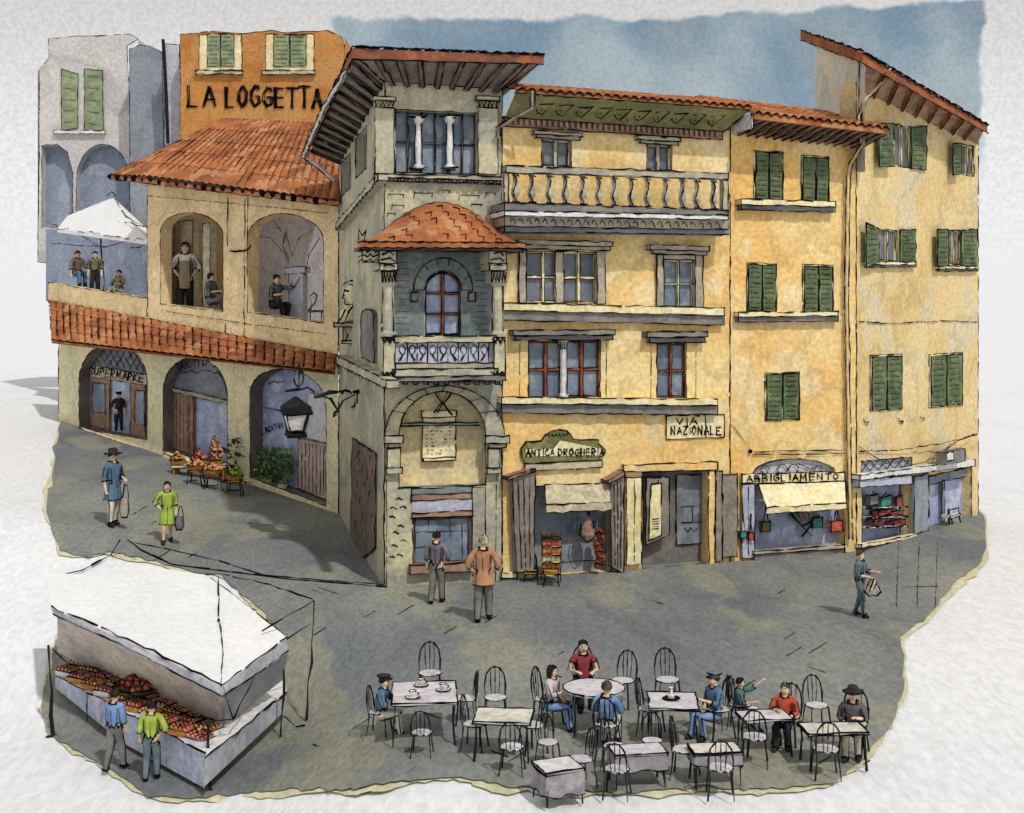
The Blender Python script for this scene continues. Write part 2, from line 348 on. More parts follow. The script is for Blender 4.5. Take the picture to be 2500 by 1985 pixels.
gp = [(150, 1012), (134, 1100), (124, 1200), (112, 1262), (150, 1350), (215, 1362), (270, 1352), (380, 1374), (470, 1404), (540, 1408), (620, 1480), (700, 1560), (560, 1650), (450, 1500), (240, 1440), (140, 1570), (95, 1735), (135, 1808), (262, 1880), (362, 1950), (470, 1958), (690, 1936), (850, 1934), (1000, 1915), (1110, 1905), (1240, 1930), (1420, 1938), (1500, 1945), (1720, 1930), (1900, 1936), (2040, 1918), (2110, 1850), (2170, 1790), (2210, 1690), (2200, 1560), (2270, 1508), (2330, 1430), (2400, 1380), (2408, 1325), (2400, 1262), (2380, 1242), (2100, 1235), (1750, 1255), (1240, 1260), (940, 1260), (800, 1190), (500, 1070), (250, 1005)]
rim = []
dn = []
for (a, c), (a2, c2) in zip(gp, gp[1:]+gp[:1]):
    n = max(1, int(math.hypot(a2-a, c2-c)/45)); dn += [(a+(a2-a)*k/n, c+(c2-c)*k/n) for k in range(n)]
for i, (a, c) in enumerate(dn):
    (pa, pc), (na, nc) = dn[i-1], dn[(i+1) % len(dn)]; tx, ty = na-pa, nc-pc; l = math.hypot(tx, ty) or 1
    o = rnd.choice((1, 2, 4, 7, 11, 16)); rim.append((a-ty/l*o, c+tx/l*o))
paving('ochre_paving', rim, .03, RIM)
paving('plaza_paving', gp, .055, PLAZA)
# pen-dark joints between the paving slabs and the kerb of the ramp
def gline(b, px, r=.02, lift=.07, brk=.1, step=.5):
    q = []
    for (a, c), (a2, c2) in zip(px, px[1:]):
        n = max(1, int(math.hypot(a2-a, c2-c)/25))
        for k in range(n): q.append(G(a+(a2-a)*k/n, c+(c2-c)*k/n)+V((0, 0, lift)))
    q.append(G(*px[-1])+V((0, 0, lift))); b.ink(q, r, brk=brk, m=0, step=step)
b = MB()
gline(b, [(310, 1322), (345, 1350), (420, 1385), (540, 1400), (700, 1420), (945, 1440)], .024)
gline(b, [(330, 1332), (400, 1345), (535, 1376), (640, 1410), (800, 1424), (940, 1434)], .015)
gline(b, [(130, 1415), (200, 1400), (270, 1362), (292, 1325)], .02)
tag(b.build('kerb_line', [INKM], org=(0, 0, 0)), kind='structure')
b = MB()
for _ in range(70):
    x, y = rnd.uniform(160, 2250), rnd.uniform(1200, 1900)
    if y < 1430+(0 if x < 900 else 20) and x > 560: continue
    if x < 720 and y > 1400: continue
    d = rnd.uniform(12, 48); s_ = rnd.choice([(1, -.62), (1, -.62), (1, .35)])
    gline(b, [(x, y), (x+d*s_[0], y+d*s_[1])], .008, brk=.3)
for x in (2195, 2245, 2290): gline(b, [(x, 1330), (x-4, 1420), (x-6, 1490)], .006, brk=.5)
gline(b, [(2200, 1440), (2290, 1438)], .006, brk=.5)
tag(b.build('paving_joints', [INKM], org=(0, 0, 0)), kind='structure')
# ---------------------------------------------------------------- buildings
def cables(root, *runs):
    for pts, r, k in runs: b = MB(); b.ink(pts, r, m=0, brk=k); b.build('cable', [INKM], root)
class Bld:
    def __init__(s, name, label, cat, f, wallm, org):
        s.f = f; s.holes = []; s.mk = []; s.m = wallm; s.root = thing(name, label, cat, org)
    def part(s, b, name, m, parent=None, **k): return b.build(name, m, parent or s.root)
    def slab(s, name, poly, o0, o1, m, parent=None, ink=2, r=INK, f=None):
        b = MB(); b.prism(f or s.f, poly, o0, o1, ink=ink, r=r); return b.build(name, m, parent or s.root)
    def frame(s, name, x0, y0, x1, y1, cols, rows, m, glass=GLASS, d=.14, fw=5, mw=2.5, poly=None, hole=True, parent=None, inkm=.7, f=None, gap=0):
        f = f or s.f
        poly = poly or f.R(x0, y0, x1, y1)
        if hole: s.holes.append(poly)
        a0, b0 = poly[0][0], poly[1][0]; z0 = min(p[1] for p in poly); z1 = max(p[1] for p in poly); u = (b0-a0)/(x1-x0)
        fw *= u; mw *= u; b = MB()
        def bar(sa, sb, za, zb, o=.0): b.prism(f, [(sa, za), (sb, za), (sb, zb), (sa, zb)], -d, -d+.06+o, ink=1, r=INK*inkm)
        if len(poly) == 4:
            bar(a0, a0+fw, z0, z1); bar(b0-fw, b0, z0, z1); bar(a0, b0, z0, z0+fw); bar(a0, b0, z1-fw, z1)
        else:
            n = len(poly); c = (sum(p[0] for p in poly)/n, (z0+z1)/2)
            ins = [(p[0]+(c[0]-p[0])*fw/(abs(c[0]-p[0])+.2), p[1]+(c[1]-p[1])*fw/(abs(c[1]-p[1])+.2)) for p in poly]
            for k in range(n): b.face([f.w(poly[k], -d+.05), f.w(poly[(k+1) % n], -d+.05), f.w(ins[(k+1) % n], -d+.05), f.w(ins[k], -d+.05)])
            b.ink([f.w(p, -d+.05) for p in ins], INK*.7, True)
        for k in range(1, cols): q = a0+(b0-a0)*k/cols; bar(q-mw, q+mw, z0, z1 if len(poly) == 4 else z1-fw, .02)
        for k in range(1, rows): q = z0+(z1-z0)*k/rows; bar(a0, b0, q-mw*.8, q+mw*.8, .01)
        w_ = b.build(name, m, parent or s.root)
        p = MB(); p.prism(f, poly, -d-.05, -d-.01, ink=0); p.build('pane', glass, w_)
        return w_
    def shutter(s, x0, y0, x1, y1, m, parent, o=.05, slats=9, quad=None, f=None, name='shutter'):
        f = f or s.f; b = MB(); P = quad or f.R(x0, y0, x1, y1)
        b.prism(f, P, o-.045, o, ink=2)
        def L_(u, v):
            lo = (P[0][0]+(P[1][0]-P[0][0])*u, P[0][1]+(P[1][1]-P[0][1])*u); hi = (P[3][0]+(P[2][0]-P[3][0])*u, P[3][1]+(P[2][1]-P[3][1])*u)
            return (lo[0]+(hi[0]-lo[0])*v, lo[1]+(hi[1]-lo[1])*v)
        for k in range(slats):
            v = (k+.6)/(slats+.2); u0, u1 = .1+rnd.random()*.1, .9-rnd.random()*.15
            a, c = f.w(L_(u0, v), o+.005), f.w(L_(u1, v+rnd.uniform(-.012, .012)), o+.005)
            b.face([a, c, c+V((0, 0, .05))+f.n*.02, a+V((0, 0, .05))+f.n*.02])
            b.ink([a, c], INK*.55, brk=.2, step=.15)
        return b.build(name, m, parent)
    def done(s, outer, depth, t=.35, mr=None, roof=True, extra=None, name='wall'):
        f = s.f; b = MB(); b.wall(f, outer, s.holes, 0, t, mr=mr)
        for q_, r_, k_ in s.mk: b.ink([f.p(x, y, .012) for x, y in q_], r_, brk=k_)
        sA = min(p[0] for p in outer); sB = max(p[0] for p in outer); z0 = min(p[1] for p in outer)
        zA = max(p[1] for p in outer if abs(p[0]-sA) < .3); zB = max(p[1] for p in outer if abs(p[0]-sB) < .3)
        q = lambda s_, z, o: f.w((s_, z), o)
        b.face([q(sA, z0, 0), q(sA, zA, 0), q(sA, zA, -depth), q(sA, z0, -depth)]); b.face([q(sB, z0, 0), q(sB, z0, -depth), q(sB, zB, -depth), q(sB, zB, 0)])
        b.face([q(sA, z0, -depth), q(sB, z0, -depth), q(sB, zB, -depth), q(sA, zA, -depth)])
        if roof: b.face([q(sA, zA, 0), q(sB, zB, 0), q(sB, zB, -depth), q(sA, zA, -depth)])
        if extra: extra(b)
        return b.build(name, s.m, s.root)
    def back(s, poly, o, m, name='back_wall'):
        b = MB(); b.prism(s.f, poly, o-.1, o, ink=0); return b.build(name, m, s.root)
def tiles(A, B, C, D, n, amp=.07, rows=5, b=None, inkr=.014, every=1, m=0):
    # corrugated slope: A-B along the top, D-C along the bottom edge
    b = b or MB(); A, B, C, D = map(V, (A, B, C, D)); nn = (B-A).cross(D-A).normalized()
    if nn.z < 0: nn = -nn
    R_ = []; cols = n*4
    for r in range(rows+1):
        for e in ((0,) if r in (0,) else (0, 1)) if r < rows else (0,):
            v = r/rows; row = []
            for c in range(cols+1):
                u = c/cols; p = A.lerp(B, u).lerp(D.lerp(C, u), v)
                row.append(p+nn*(amp*abs(math.sin(math.pi*c/4))+(.03 if not e else 0)+rnd.uniform(-.006, .006)))
            R_.append(row)
    b.grid(R_, m)
    for k in range(0, n+1, every):
        u = k/n; p, q = A.lerp(B, u), D.lerp(C, u); t0 = rnd.uniform(0, .25); t1 = rnd.uniform(.7, 1)
        b.ink([p.lerp(q, t0)+nn*.05, p.lerp(q, t1)+nn*.05], inkr, brk=.12)
    b.ink([A+nn*.05, B+nn*.05], INK, brk=.1)
    q = []
    for k in range(n+1):
        u = k/n; p = D.lerp(C, u); q += [p+nn*.02, D.lerp(C, min(1, u+.5/n))+nn*amp]
    b.ink(q[:-1], INK*.8, brk=.06, step=2)
    return b
FT = Face((-3.16, 30.6), (-.26, 31.4))                 # tower front
FL = Face((-5.65, 40.4), (-3.16, 30.6))                # tower left side
FAB = Face((-.26, 31.4), (9.86, 35.4))                 # yellow houses
FC = Face((9.86, 35.4), (15.8, 41.98))                 # sand house
FLG = Face((-18.5, 50.7), (-5.65, 40.4))               # loggia range
# ---- yellow house with the balustrade
A = Bld('yellow_house', 'yellow plastered house with a stone balustrade terrace, beside the grey tower', 'house', FAB, OCH, (2.5, 34, 0))
f = FAB
topA = 262
def zx(f_, px, py, o=0): return f_.sz(px, py, o)[1]
def sx(f_, px, o=0): return f_.sz(px, 788, o)[0]
# upper windows
def hood(B_, x0, x1, y0, y1, m=TRIM, o=.28, parent=None, f_=None, lip=6):
    f_ = f_ or B_.f; b = MB()
    P0 = f_.R(x0, y0, x1, (y0+y1)/2, o); P1 = f_.R(x0+lip, (y0+y1)/2+.5, x1-lip, y1, o*.6)
    b.prism(f_, P0, 0, o, ink=2); b.prism(f_, P1, 0, o*.6, ink=2)
    return b.build('hood', m, parent or B_.root)
def sill(B_, x0, x1, y0, y1, m=TRIM, o=.25, parent=None, ym=None, m2=TRIMD, name='sill', yr=None, yr1=None):
    f_ = B_.f; b = MB(); ym = ym or (y0+y1)/2; dy = (yr-y0) if yr is not None else 0
    def q(o_, ya, yb): return f_.Q([(x0, yb), (x1, yb+dy), (x1, ya+dy), (x0, ya)], o_)
    b.prism(f_, q(o, y0, ym), 0, o, m=0, ink=2, mi=2); b.prism(f_, q(o*.7, ym, y1), 0, o*.7, m=1, ink=2, mi=2)
    return b.build(name, [m, m2, INKM], parent or B_.root)
for (x0, y0, x1, y1, hx0, hx1, hy) in ((1322, 340, 1395, 410, 1304, 1422, 322), (1578, 352, 1640, 420, 1558, 1662, 334)):
    wn = A.frame('window', x0, y0, x1, y1, 2, 1, TRIM, GLASSD, fw=6, mw=4); hood(A, hx0, hx1, hy, y0-1, parent=wn, o=.2)
# second floor
wn = A.frame('window', 1284, 614, 1458, 740, 4, 2, CREAM, GLASSD, fw=4, mw=3)
A.slab('mullion', f.R(1357, 612, 1377, 740), -.14, -.02, TRIM, wn); A.slab('jamb', f.R(1268, 610, 1284, 742, .08), 0, .08, TRIM, wn); A.slab('jamb', f.R(1458, 610, 1478, 742, .08), 0, .08, TRIM, wn); hood(A, 1266, 1496, 588, 609, parent=wn)
wn = A.frame('window', 1620, 634, 1698, 752, 2, 2, CREAM, GLASS, fw=4, mw=2)
A.slab('jamb', f.R(1604, 622, 1620, 752, .08), 0, .08, TRIM, wn); A.slab('jamb', f.R(1698, 622, 1716, 752, .08), 0, .08, TRIM, wn); A.slab('lintel', f.R(1620, 622, 1698, 634, .08), 0, .08, TRIM, wn); hood(A, 1588, 1732, 600, 621, parent=wn)
sill(A, 1229, 1768, 740, 781, ym=758, m=CREAM, yr=752, name='string_course')
# first floor
wn = A.frame('window', 1290, 832, 1466, 972, 4, 2, WOODR, GLASS, fw=4, mw=3.5)
b = MB(); c0 = f.sz(1375, 970)
b.lathe(f.w(f.sz(1375, 970), 0), [(.12, 0), (.14, .06), (.09, .12), (.085, 1.3), (.09, 1.34), (.16, 1.5), (.15, 1.56)], 10)
b.ink([f.p(1366, 965, .12), f.p(1366, 850, .12)], INK*.8); b.ink([f.p(1384, 965, .12), f.p(1384, 850, .12)], INK*.8)
for k in range(5): b.ink([f.p(1362+k*6, 836, .16), f.p(1366+k*4, 852, .14)], INK*.7)
b.build('column', WHITE, wn); hood(A, 1254, 1502, 806, 830, parent=wn, m=TRIMD, o=.35)
A.mk += [([(x, 836), (x-1, 970)], .01, .3) for x in (1270, 1481, 1590, 1700)]
wn = A.frame('window', 1604, 838, 1676, 972, 2, 2, WOODR, GLASS, fw=4, mw=2.5); hood(A, 1580, 1728, 810, 836, parent=wn, m=TRIMD, o=.3)
sill(A, 1225, 1752, 970, 1008, ym=986, m=CREAM, yr=974, name='string_course', o=.3)
# terrace and balustrade
O = .95
b = MB()
def strip(y0l, y1l, y0r, y1r, o0, o1, m=0, x0=1232, x1=1778): b.prism(f, f.Q([(x0, y1l), (x1, y1r), (x1, y0r), (x0, y0l)], o1), o0, o1, m=m, ink=2, mi=4)
strip(494, 514, 514, 526, 0, O, 0); strip(515, 526, 527, 536, 0, O+.1, 1); strip(527, 552, 537, 560, 0, O-.15, 2); strip(553, 566, 561, 572, 0, O-.3, 3)  # lowest strip is coloured slate as the shadow under the terrace
for k in range(26):
    x = 1246+k*20; y = 534+10*k/26
    b.ink([f.p(x, y+6, O-.14), f.p(x+4, y-1, O-.14), f.p(x+9, y+3, O-.14), f.p(x+12, y+12, O-.14)], INK*.7, m=4)
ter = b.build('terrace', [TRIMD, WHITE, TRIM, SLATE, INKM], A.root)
b = MB(); b.prism(f, f.Q([(1236, 421), (1778, 438), (1778, 423), (1236, 404)], O), O-.25, O, ink=2); b.build('rail', TRIM, ter); A.slab('end_post', f.Q([(1766, 522), (1779, 522), (1779, 440), (1766, 438)], O), O-.2, O-.03, TRIM, ter); A.slab('end_post', f.Q([(1232, 494), (1243, 494), (1243, 420), (1232, 420)], O), O-.2, O-.03, TRIM, ter)
for k in range(13):
    x = 1258+k*40.5+rnd.uniform(-3, 3); yt = 421+17*(x-1236)/542; yb = 494+20*(x-1232)/546
    p0 = f.p(x, yb, O-.13); hh = f.sz(x, yt, O-.13)[1]-p0.z; b = MB()
    b.lathe(p0, [(.085, 0), (.085, .05*hh), (.05, .1*hh), (.11, .3*hh), (.09, .45*hh), (.045, .68*hh), (.06, .82*hh), (.05, .86*hh), (.085, .92*hh), (.085, hh)], 9)
    q = [(.01, .06), (-.02, .1), (-.07, .22), (-.085, .32), (-.06, .44), (-.015, .6), (.005, .72), (-.02, .82), (-.05, .86), (-.06, .93)]
    fr = p0+f.n*.09
    b.ink([fr+f.d*u+V((0, 0, v*hh)) for u, v in q], INK*1.05, brk=0); b.ink([fr+f.d*(-.09)+V((0, 0, .03*hh)), fr+f.d*.1+V((0, 0, .03*hh))], INK*.9); b.ink([fr+f.d*.01+V((0, 0, .9*hh)), fr+f.d*.09+V((0, 0, .88*hh))], INK*.9)
    b.build('baluster', TRIM, ter)
# cornice: sloping painted soffit under the tiled edge
CO = .85
za = zx(f, 1500, 244, CO); zb = zx(f, 1500, 305, .12)
s0, s1 = sx(f, 1228), sx(f, 1788)
b = MB(); b.face([f.w((s0, zb), .12), f.w((s1-.35, zb), .12), f.w((s1, za), CO), f.w((s0, za), CO)], 0); b.face([f.w((s1-.35, zb), .12), f.w((s1, za), CO), f.w((s1, za), 0), f.w((s1-.35, zb), 0)], 0)
b.face([f.w((s0, za), CO), f.w((s1, za), CO), f.w((s1, za+.1), CO), f.w((s0, za+.1), CO)], 0)
for k in range(10):
    u = s0+.75+k*(s1-s0-1.2)/10; zz = lambda t: zb+(za-zb)*t; oo = lambda t: .12+(CO-.12)*t+.02
    b.ink([f.w((u, zz(.62)), oo(.6)), f.w((u+.38, zz(.68)), oo(.66)), f.w((u+.2, zz(.2)), oo(.18))], INK, brk=0)
    b.ink([f.w((u+.06+.07*math.cos(a), zz(.38)+.09*math.sin(a)), oo(.38)+.02) for a in np.linspace(0, 5.2, 7)], INK*.8, brk=0)
b.ink([f.w((s0, zb), .14), f.w((s1-.35, zb), .14), f.w((s1, za), CO)], INK*1.2); b.ink([f.w((s0, za), CO), f.w((s1, za), CO)], INK)
b.build('cornice', SOFFIT, A.root)
b = MB(); zt = zx(f, 1500, 306); b.prism(f, [(s0, zt-.22), (s1-.4, zt-.22), (s1-.4, zt), (s0, zt)], 0, .14, ink=2)
for k in range(38):
    u = s0+.2+k*(s1-s0-.7)/38; b.prism(f, [(u, zt-.17), (u+.09, zt-.17), (u+.09, zt-.03), (u, zt-.03)], .14, .2, ink=0); b.ink([f.w((u, zt-.03), .21), f.w((u, zt-.18), .21)], INK*.7)
b.build('dentil_band', BROWN, A.root)
zr = zx(f, 1500, 240, CO+.12)
b = tiles(f.w((s0, zr+.75), -2.2), f.w((s1, zr+.75), -2.2), f.w((s1, zr), CO+.12), f.w((s0, zr), CO+.12), 26, amp=.09)
b.face([f.w((s0, zr-.02), CO+.1), f.w((s1, zr-.02), CO+.1), f.w((s1, zr+.04), CO+.1), f.w((s0, zr+.04), CO+.1)]); b.build('roof', TILE, A.root)
b = MB(); q = [f.p(1300, 222, 1.0), f.p(1300, 262, .9), f.p(1216, 312, .3), f.p(1216, 335, .2)]; b.tube(q, .045, 0, 6); b.ink([p+V((-.05, -.05, 0)) for p in q], INK*1.1); b.ink([p+V((.06, -.05, .02)) for p in q], INK*.9); b.build('gutter_pipe', TRIM, A.root)
# ---- ground floor shops of the yellow house
ohol = f.R(1302, 1183, 1492, 1402); A.holes.append(ohol)
sh = A.slab('shop_front', f.R(1302, 1183, 1492, 1402), -.32, -.3, GLASS, ink=0)
b = MB()
for px in ((1410, 1240, 1395), (1440, 1240, 1372)): b.ink([f.p(px[0], px[1], -.28), f.p(px[0]-1, px[2], -.28)], INK*.6, m=0)
b.ink([f.p(1360, 1372, -.24), f.p(1470, 1366, -.24)], INK*.6, m=0); b.build('pane_joint', [INKM], sh)
b = MB(); b.prism(f, f.R(1302, 1300, 1492, 1402, -.26), -.3, -.26, ink=0); b.build('lower_panel', SLATE, sh)
aw = MB()
pA = [f.p(1330, 1184, .08), f.p(1490, 1181, .08), f.p(1492, 1226, .5), f.p(1334, 1232, .5)]
aw.grid([[pA[0].lerp(pA[1], u)+V((0, 0, .02*math.sin(u*9))) for u in np.linspace(0, 1, 9)], [pA[3].lerp(pA[2], u)+V((0, 0, .03*math.sin(u*11))) for u in np.linspace(0, 1, 9)], [pA[3].lerp(pA[2], u)+V((0, 0, -.2+.03*math.sin(u*20))) for u in np.linspace(0, 1, 9)]])
aw.ink(pA, INK, True); aw.ink([pA[3]+V((0, 0, -.2)), pA[2]+V((0, 0, -.2))], INK); aw.build('awning', STR, A.root)
A.slab('lintel', f.R(1282, 1128, 1470, 1145, .12), 0, .12, STR)
def leaf(x0, y0, x1, y1, m, o0=.04, o1=.14, lines=3, parent=None, name='door', quad=None, B_=None):
    B_ = B_ or A; f_ = B_.f; b = MB(); P = f_.Q(quad, o1) if quad else f_.R(x0, y0, x1, y1, o1); b.prism(f_, P, o0, o1, ink=2)
    for k in range(lines):
        u = (k+1)/(lines+1); lo = V((*P[0], 0)).lerp(V((*P[1], 0)), u); hi = V((*P[3], 0)).lerp(V((*P[2], 0)), u)
        b.ink([f_.w((lo.x, lo.y+.1), o1+.01), f_.w((hi.x, hi.y-.08), o1+.01)], INK*.7, brk=.2)
    return b.build(name, m, parent or B_.root)
leaf(0, 0, 0, 0, WOODG, quad=[(1262, 1398), (1304, 1392), (1306, 1152), (1250, 1168)], o0=.05, o1=.3); leaf(0, 0, 0, 0, WOODG, quad=[(1494, 1385), (1522, 1400), (1524, 1158), (1490, 1180)], o0=.05, o1=.28, lines=3)
A.slab('door_head', f.Q([(1240, 1172), (1308, 1150), (1306, 1145), (1238, 1166)], .4), 0, .4, BROWN); A.slab('door_head', f.Q([(1486, 1180), (1526, 1160), (1524, 1150), (1484, 1174)], .4), 0, .4, BROWN)
leaf(1530, 1165, 1566, 1378, CREAM, lines=1, name='pilaster'); 
A.holes.append(f.R(1568, 1150, 1728, 1382))
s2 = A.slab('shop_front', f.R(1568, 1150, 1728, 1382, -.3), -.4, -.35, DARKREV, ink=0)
b = MB(); b.prism(f, f.Q([(1652, 1330), (1724, 1325), (1724, 1158), (1652, 1160)], -.3), -.35, -.3, ink=1)
b.ink([f.p(1662, 1238, -.28), f.p(1722, 1232, -.28)], INK*.6); b.ink([f.p(1690, 1235, -.28), f.p(1692, 1275, -.28), f.p(1664, 1276, -.28), f.p(1718, 1274, -.28)], INK*.6)
b.build('pane', GLASSD, s2)
leaf(0, 0, 0, 0, WOODG, quad=[(1578, 1330), (1634, 1306), (1634, 1166), (1578, 1166)], o0=-.25, o1=.02, lines=1, parent=s2)
A.slab('door_panel', f.Q([(1584, 1318), (1614, 1306), (1614, 1180), (1590, 1182)], .05), .02, .05, CREAM, parent=s2, ink=1)
b = MB()
for k in range(5): b.ink([f.p(1592+rnd.uniform(0, 3), 1268+k*6, .06), f.p(1607, 1266+k*6, .06)], INK*.6, m=0, brk=.4)
b.ink([f.p(1672, 1290, -.28), f.p(1680, 1298, -.28), f.p(1686, 1288, -.28), f.p(1694, 1297, -.28), f.p(1704, 1290, -.28)], INK*.7, m=0); b.build('notice_lettering', [INKM], s2)
b = MB(); b.prism(f, f.Q([(1522, 1152), (1752, 1146), (1752, 1128), (1522, 1136)], .12), 0, .12, ink=2); b.prism(f, f.R(1730, 1148, 1745, 1382, .1), 0, .1, ink=2); b.build('shop_surround', OCHB, A.root)
leaf(1748, 1150, 1764, 1370, WOODG, lines=0, o1=.1); leaf(1764, 1158, 1800, 1360, WOODG, lines=0, o1=.12)
sill(A, 1225, 1262, 1398, 1424, o=.12, m=CREAM, name='plinth')
sB = sx(f, 1782)
outer = [(0.02, -.6), (sB, -.6), (sB, zx(f, 1782, 318)), (0.02, zx(f, 1228, 285))]
A.done(outer, 9, mr=0)
# ---- green shuttered house (amber) next door
Bh = Bld('amber_house', 'amber plastered house with closed green shutters and a brown raftered eave', 'house', FAB, OCHB, (8, 36, 0))
def shut_window(B_, x0, y0, x1, y1, m=GREEN, dy=0, parent=None):
    f_ = B_.f; xm = (x0+x1)/2; b = MB(); b.prism(f_, f_.Q([(x0-3, y1+3), (x1+3, y1+3+dy), (x1+3, y0-4+dy), (x0-3, y0-4)]), 0, .02, ink=1, r=INK*.8); w_ = b.build('window', CREAM, B_.root)
    B_.shutter(0, 0, 0, 0, m, w_, quad=f_.Q([(x0, y1), (xm-2, y1+dy*.5), (xm-1, y0+dy*.5), (x0, y0)]), slats=9)
    B_.shutter(0, 0, 0, 0, m, w_, quad=f_.Q([(xm+2, y1+dy*.5), (x1, y1+dy), (x1, y0+dy), (xm+1, y0+dy*.5)]), slats=9)
    return w_
for q in ((1843, 372, 1908, 484, 4), (1959, 384, 2020, 490, 4), (1826, 646, 1892, 758, 3), (1962, 650, 2030, 760, 2), (1870, 914, 1948, 1024, -2)): shut_window(Bh, *q[:4], dy=q[4])
sill(Bh, 1810, 2040, 486, 512, ym=499, yr=492, o=.3, m=CREAM); sill(Bh, 1803, 2046, 762, 786, ym=773, yr=760, o=.25, m=CREAM)
cables(Bh.root, ([f.p(1845, 1104, .05), f.p(1925, 1101, .06), f.p(2062, 1099, .05)], .014, .05), ([f.p(1838, 1111, .05), f.p(1950, 1110, .06), f.p(2062, 1108, .05)], .011, .1), ([f.p(1782, 1035, .03), f.p(1790, 1040, .03), f.p(1830, 1092, .05)], .008, .2))
b = MB(); b.blob(f.p(1832, 1102, .06), .06, 0); b.build('cable_box', [INKM], Bh.root)
zlo = lambda x: None
e0, e1 = sx(f, 1788), sx(f, 2112)
EO = 1.0; zo0 = zx(f, 1800, 283, EO); zo1 = zx(f, 2090, 318, EO); zi0 = zx(f, 1800, 322, 0); zi1 = zx(f, 2090, 356, 0)
b = MB(); b.face([f.w((e0, zi0), 0), f.w((e1, zi1), 0), f.w((e1, zo1), EO), f.w((e0, zo0), EO)]); b.ink([f.w((e0, zi0), .01), f.w((e1, zi1), .01)], INK); b.ink([f.w((e0, zo0), EO), f.w((e0, zi0), 0)], INK)
ev = b.build('eave_soffit', WOODD, Bh.root)
for k in range(15):
    u = (k+.6)/15.4; s_ = e0+(e1-e0)*u; zo = zo0+(zo1-zo0)*u; zi = zi0+(zi1-zi0)*u; b = MB()
    P = [f.w((s_+.17*t+.05*math.sin(t*6), zi+(zo-zi)*t-.05), .02+(EO-.04)*t) for t in np.linspace(0, 1, 6)]
    b.tube(P, .055, 0, 4); b.ink([p+V((0, -.05, -.05)) for p in P], INK*1.15, brk=0); b.build('rafter', BROWN, ev)
b = tiles(f.w((e0, zo0+1.0), -2.0), f.w((e1, zo1+1.0), -2.0), f.w((e1, zo1+.05), EO+.08), f.w((e0, zo0+.05), EO+.08), 16, amp=.1)
b.face([f.w((e0, zo0-.06), EO+.06), f.w((e1, zo1-.06), EO+.06), f.w((e1, zo1+.1), EO+.06), f.w((e0, zo0+.1), EO+.06)]); b.build('roof', TILE, Bh.root)
b = MB(); b.prism(f, [(e0-.02, zi0-.05), (e0+.02, zi0-.05), (e0+.02, zo0+.1), (e0-.02, zo0+.1)], 0, EO, ink=1); b.build('eave_end', WHITE, Bh.root)
# clothing shop front
Bh.holes.append(f.R(1842, 1180, 2062, 1352)); 
cs = Bh.slab('shop_front', f.R(1842, 1180, 2062, 1352, -.3), -.36, -.32, GLASSB, ink=0)
Bh.holes.append(f.Q([(2042, 1158)]+[(1940+102*math.cos(a), 1158-38*math.sin(a)) for a in np.linspace(.1, math.pi-.1, 12)]+[(1838, 1158)]))
fan = Bh.slab('fanlight', f.R(1834, 1118, 2046, 1160, -.1), -.16, -.12, LILAC, ink=0)
b = MB()
for cx, r, a0, a1 in ((1868, 10, 0, 5.5), (1910, 12, 1, 7), (1937, 12, -1, 5), (1998, 9, 0, 6)): b.ink([f.p(cx+r*math.cos(a), 1146-r*math.sin(a), -.06) for a in np.linspace(a0, a1, 10)], INK*.8, m=0, brk=0)
b.ink([f.p(x, 1138+6*math.sin(x*.08), -.06) for x in range(1950, 1992, 6)], INK*.8, m=0); b.build('scrollwork', [METAL], fan)
b = MB(); pA = [f.p(1852, 1182, .1), f.p(2064, 1176, .1), f.p(2066, 1228, .62), f.p(1872, 1240, .62)]
b.grid([[pA[0].lerp(pA[1], u) for u in np.linspace(0, 1, 9)], [pA[3].lerp(pA[2], u) for u in np.linspace(0, 1, 9)], [pA[3].lerp(pA[2], u)+V((0, 0, -.16+.02*math.sin(u*20))) for u in np.linspace(0, 1, 9)]])
b.ink(pA, INK, True); b.ink([pA[3]+V((0, 0, -.17)), pA[2]+V((0, 0, -.17))], INK*.8); b.build('awning', CREAM, Bh.root)
sill(Bh, 1842, 2062, 1346, 1372, ym=1354, yr=1330, o=.2, m=TRIM, name='shop_step')
leaf(1812, 1182, 1842, 1362, LILAC, B_=Bh, lines=1, name='pilaster', o1=.1)
e2 = sx(f, 2090)
outer = [(sB+.01, -.6), (e2, -.6), (e2, zx(f, 2090, 330)), (sB+.01, zx(f, 1784, 300))]
Bh.done(outer, 9, mr=0)
# ---- sand coloured corner house
f = FC
C_ = Bld('sand_house', 'tall sand coloured house at the right end with open and closed green shutters', 'house', FC, OCHC, (13, 39, 0))
def open_window(B_, lx, px, rx, y0, y1, dy=0, yo=0):
    f_ = B_.f; P = f_.Q([(px[0], y1), (px[1], y1+dy), (px[1], y0+dy), (px[0], y0)]); w_ = B_.frame('window', px[0], y0, px[1], y1, 2, 1, CREAM, GLASSD, poly=P, fw=2, mw=1.2, d=.1)
    if lx: B_.shutter(0, 0, 0, 0, GREEN, w_, quad=f_.Q([(lx[0], y1+2+yo), (lx[1], y1), (lx[1], y0-2), (lx[0], y0-2-yo)], .2), o=.22, slats=7)
    if rx: B_.shutter(0, 0, 0, 0, GREEN, w_, quad=f_.Q([(rx[0], y1+dy), (rx[1], y1+dy+2), (rx[1], y0+dy-2), (rx[0], y0+dy)], .06), o=.06, slats=8)
    return w_
open_window(C_, (2146, 2180), (2184, 2222), (2226, 2262), 304, 406, 6); open_window(C_, (2326, 2346), (2348, 2378), None, 352, 425, 6)
open_window(C_, (2114, 2144), (2146, 2190), (2198, 2236), 560, 638, 2, yo=14); open_window(C_, (2288, 2314), (2316, 2344), (2348, 2386), 562, 648, 0)
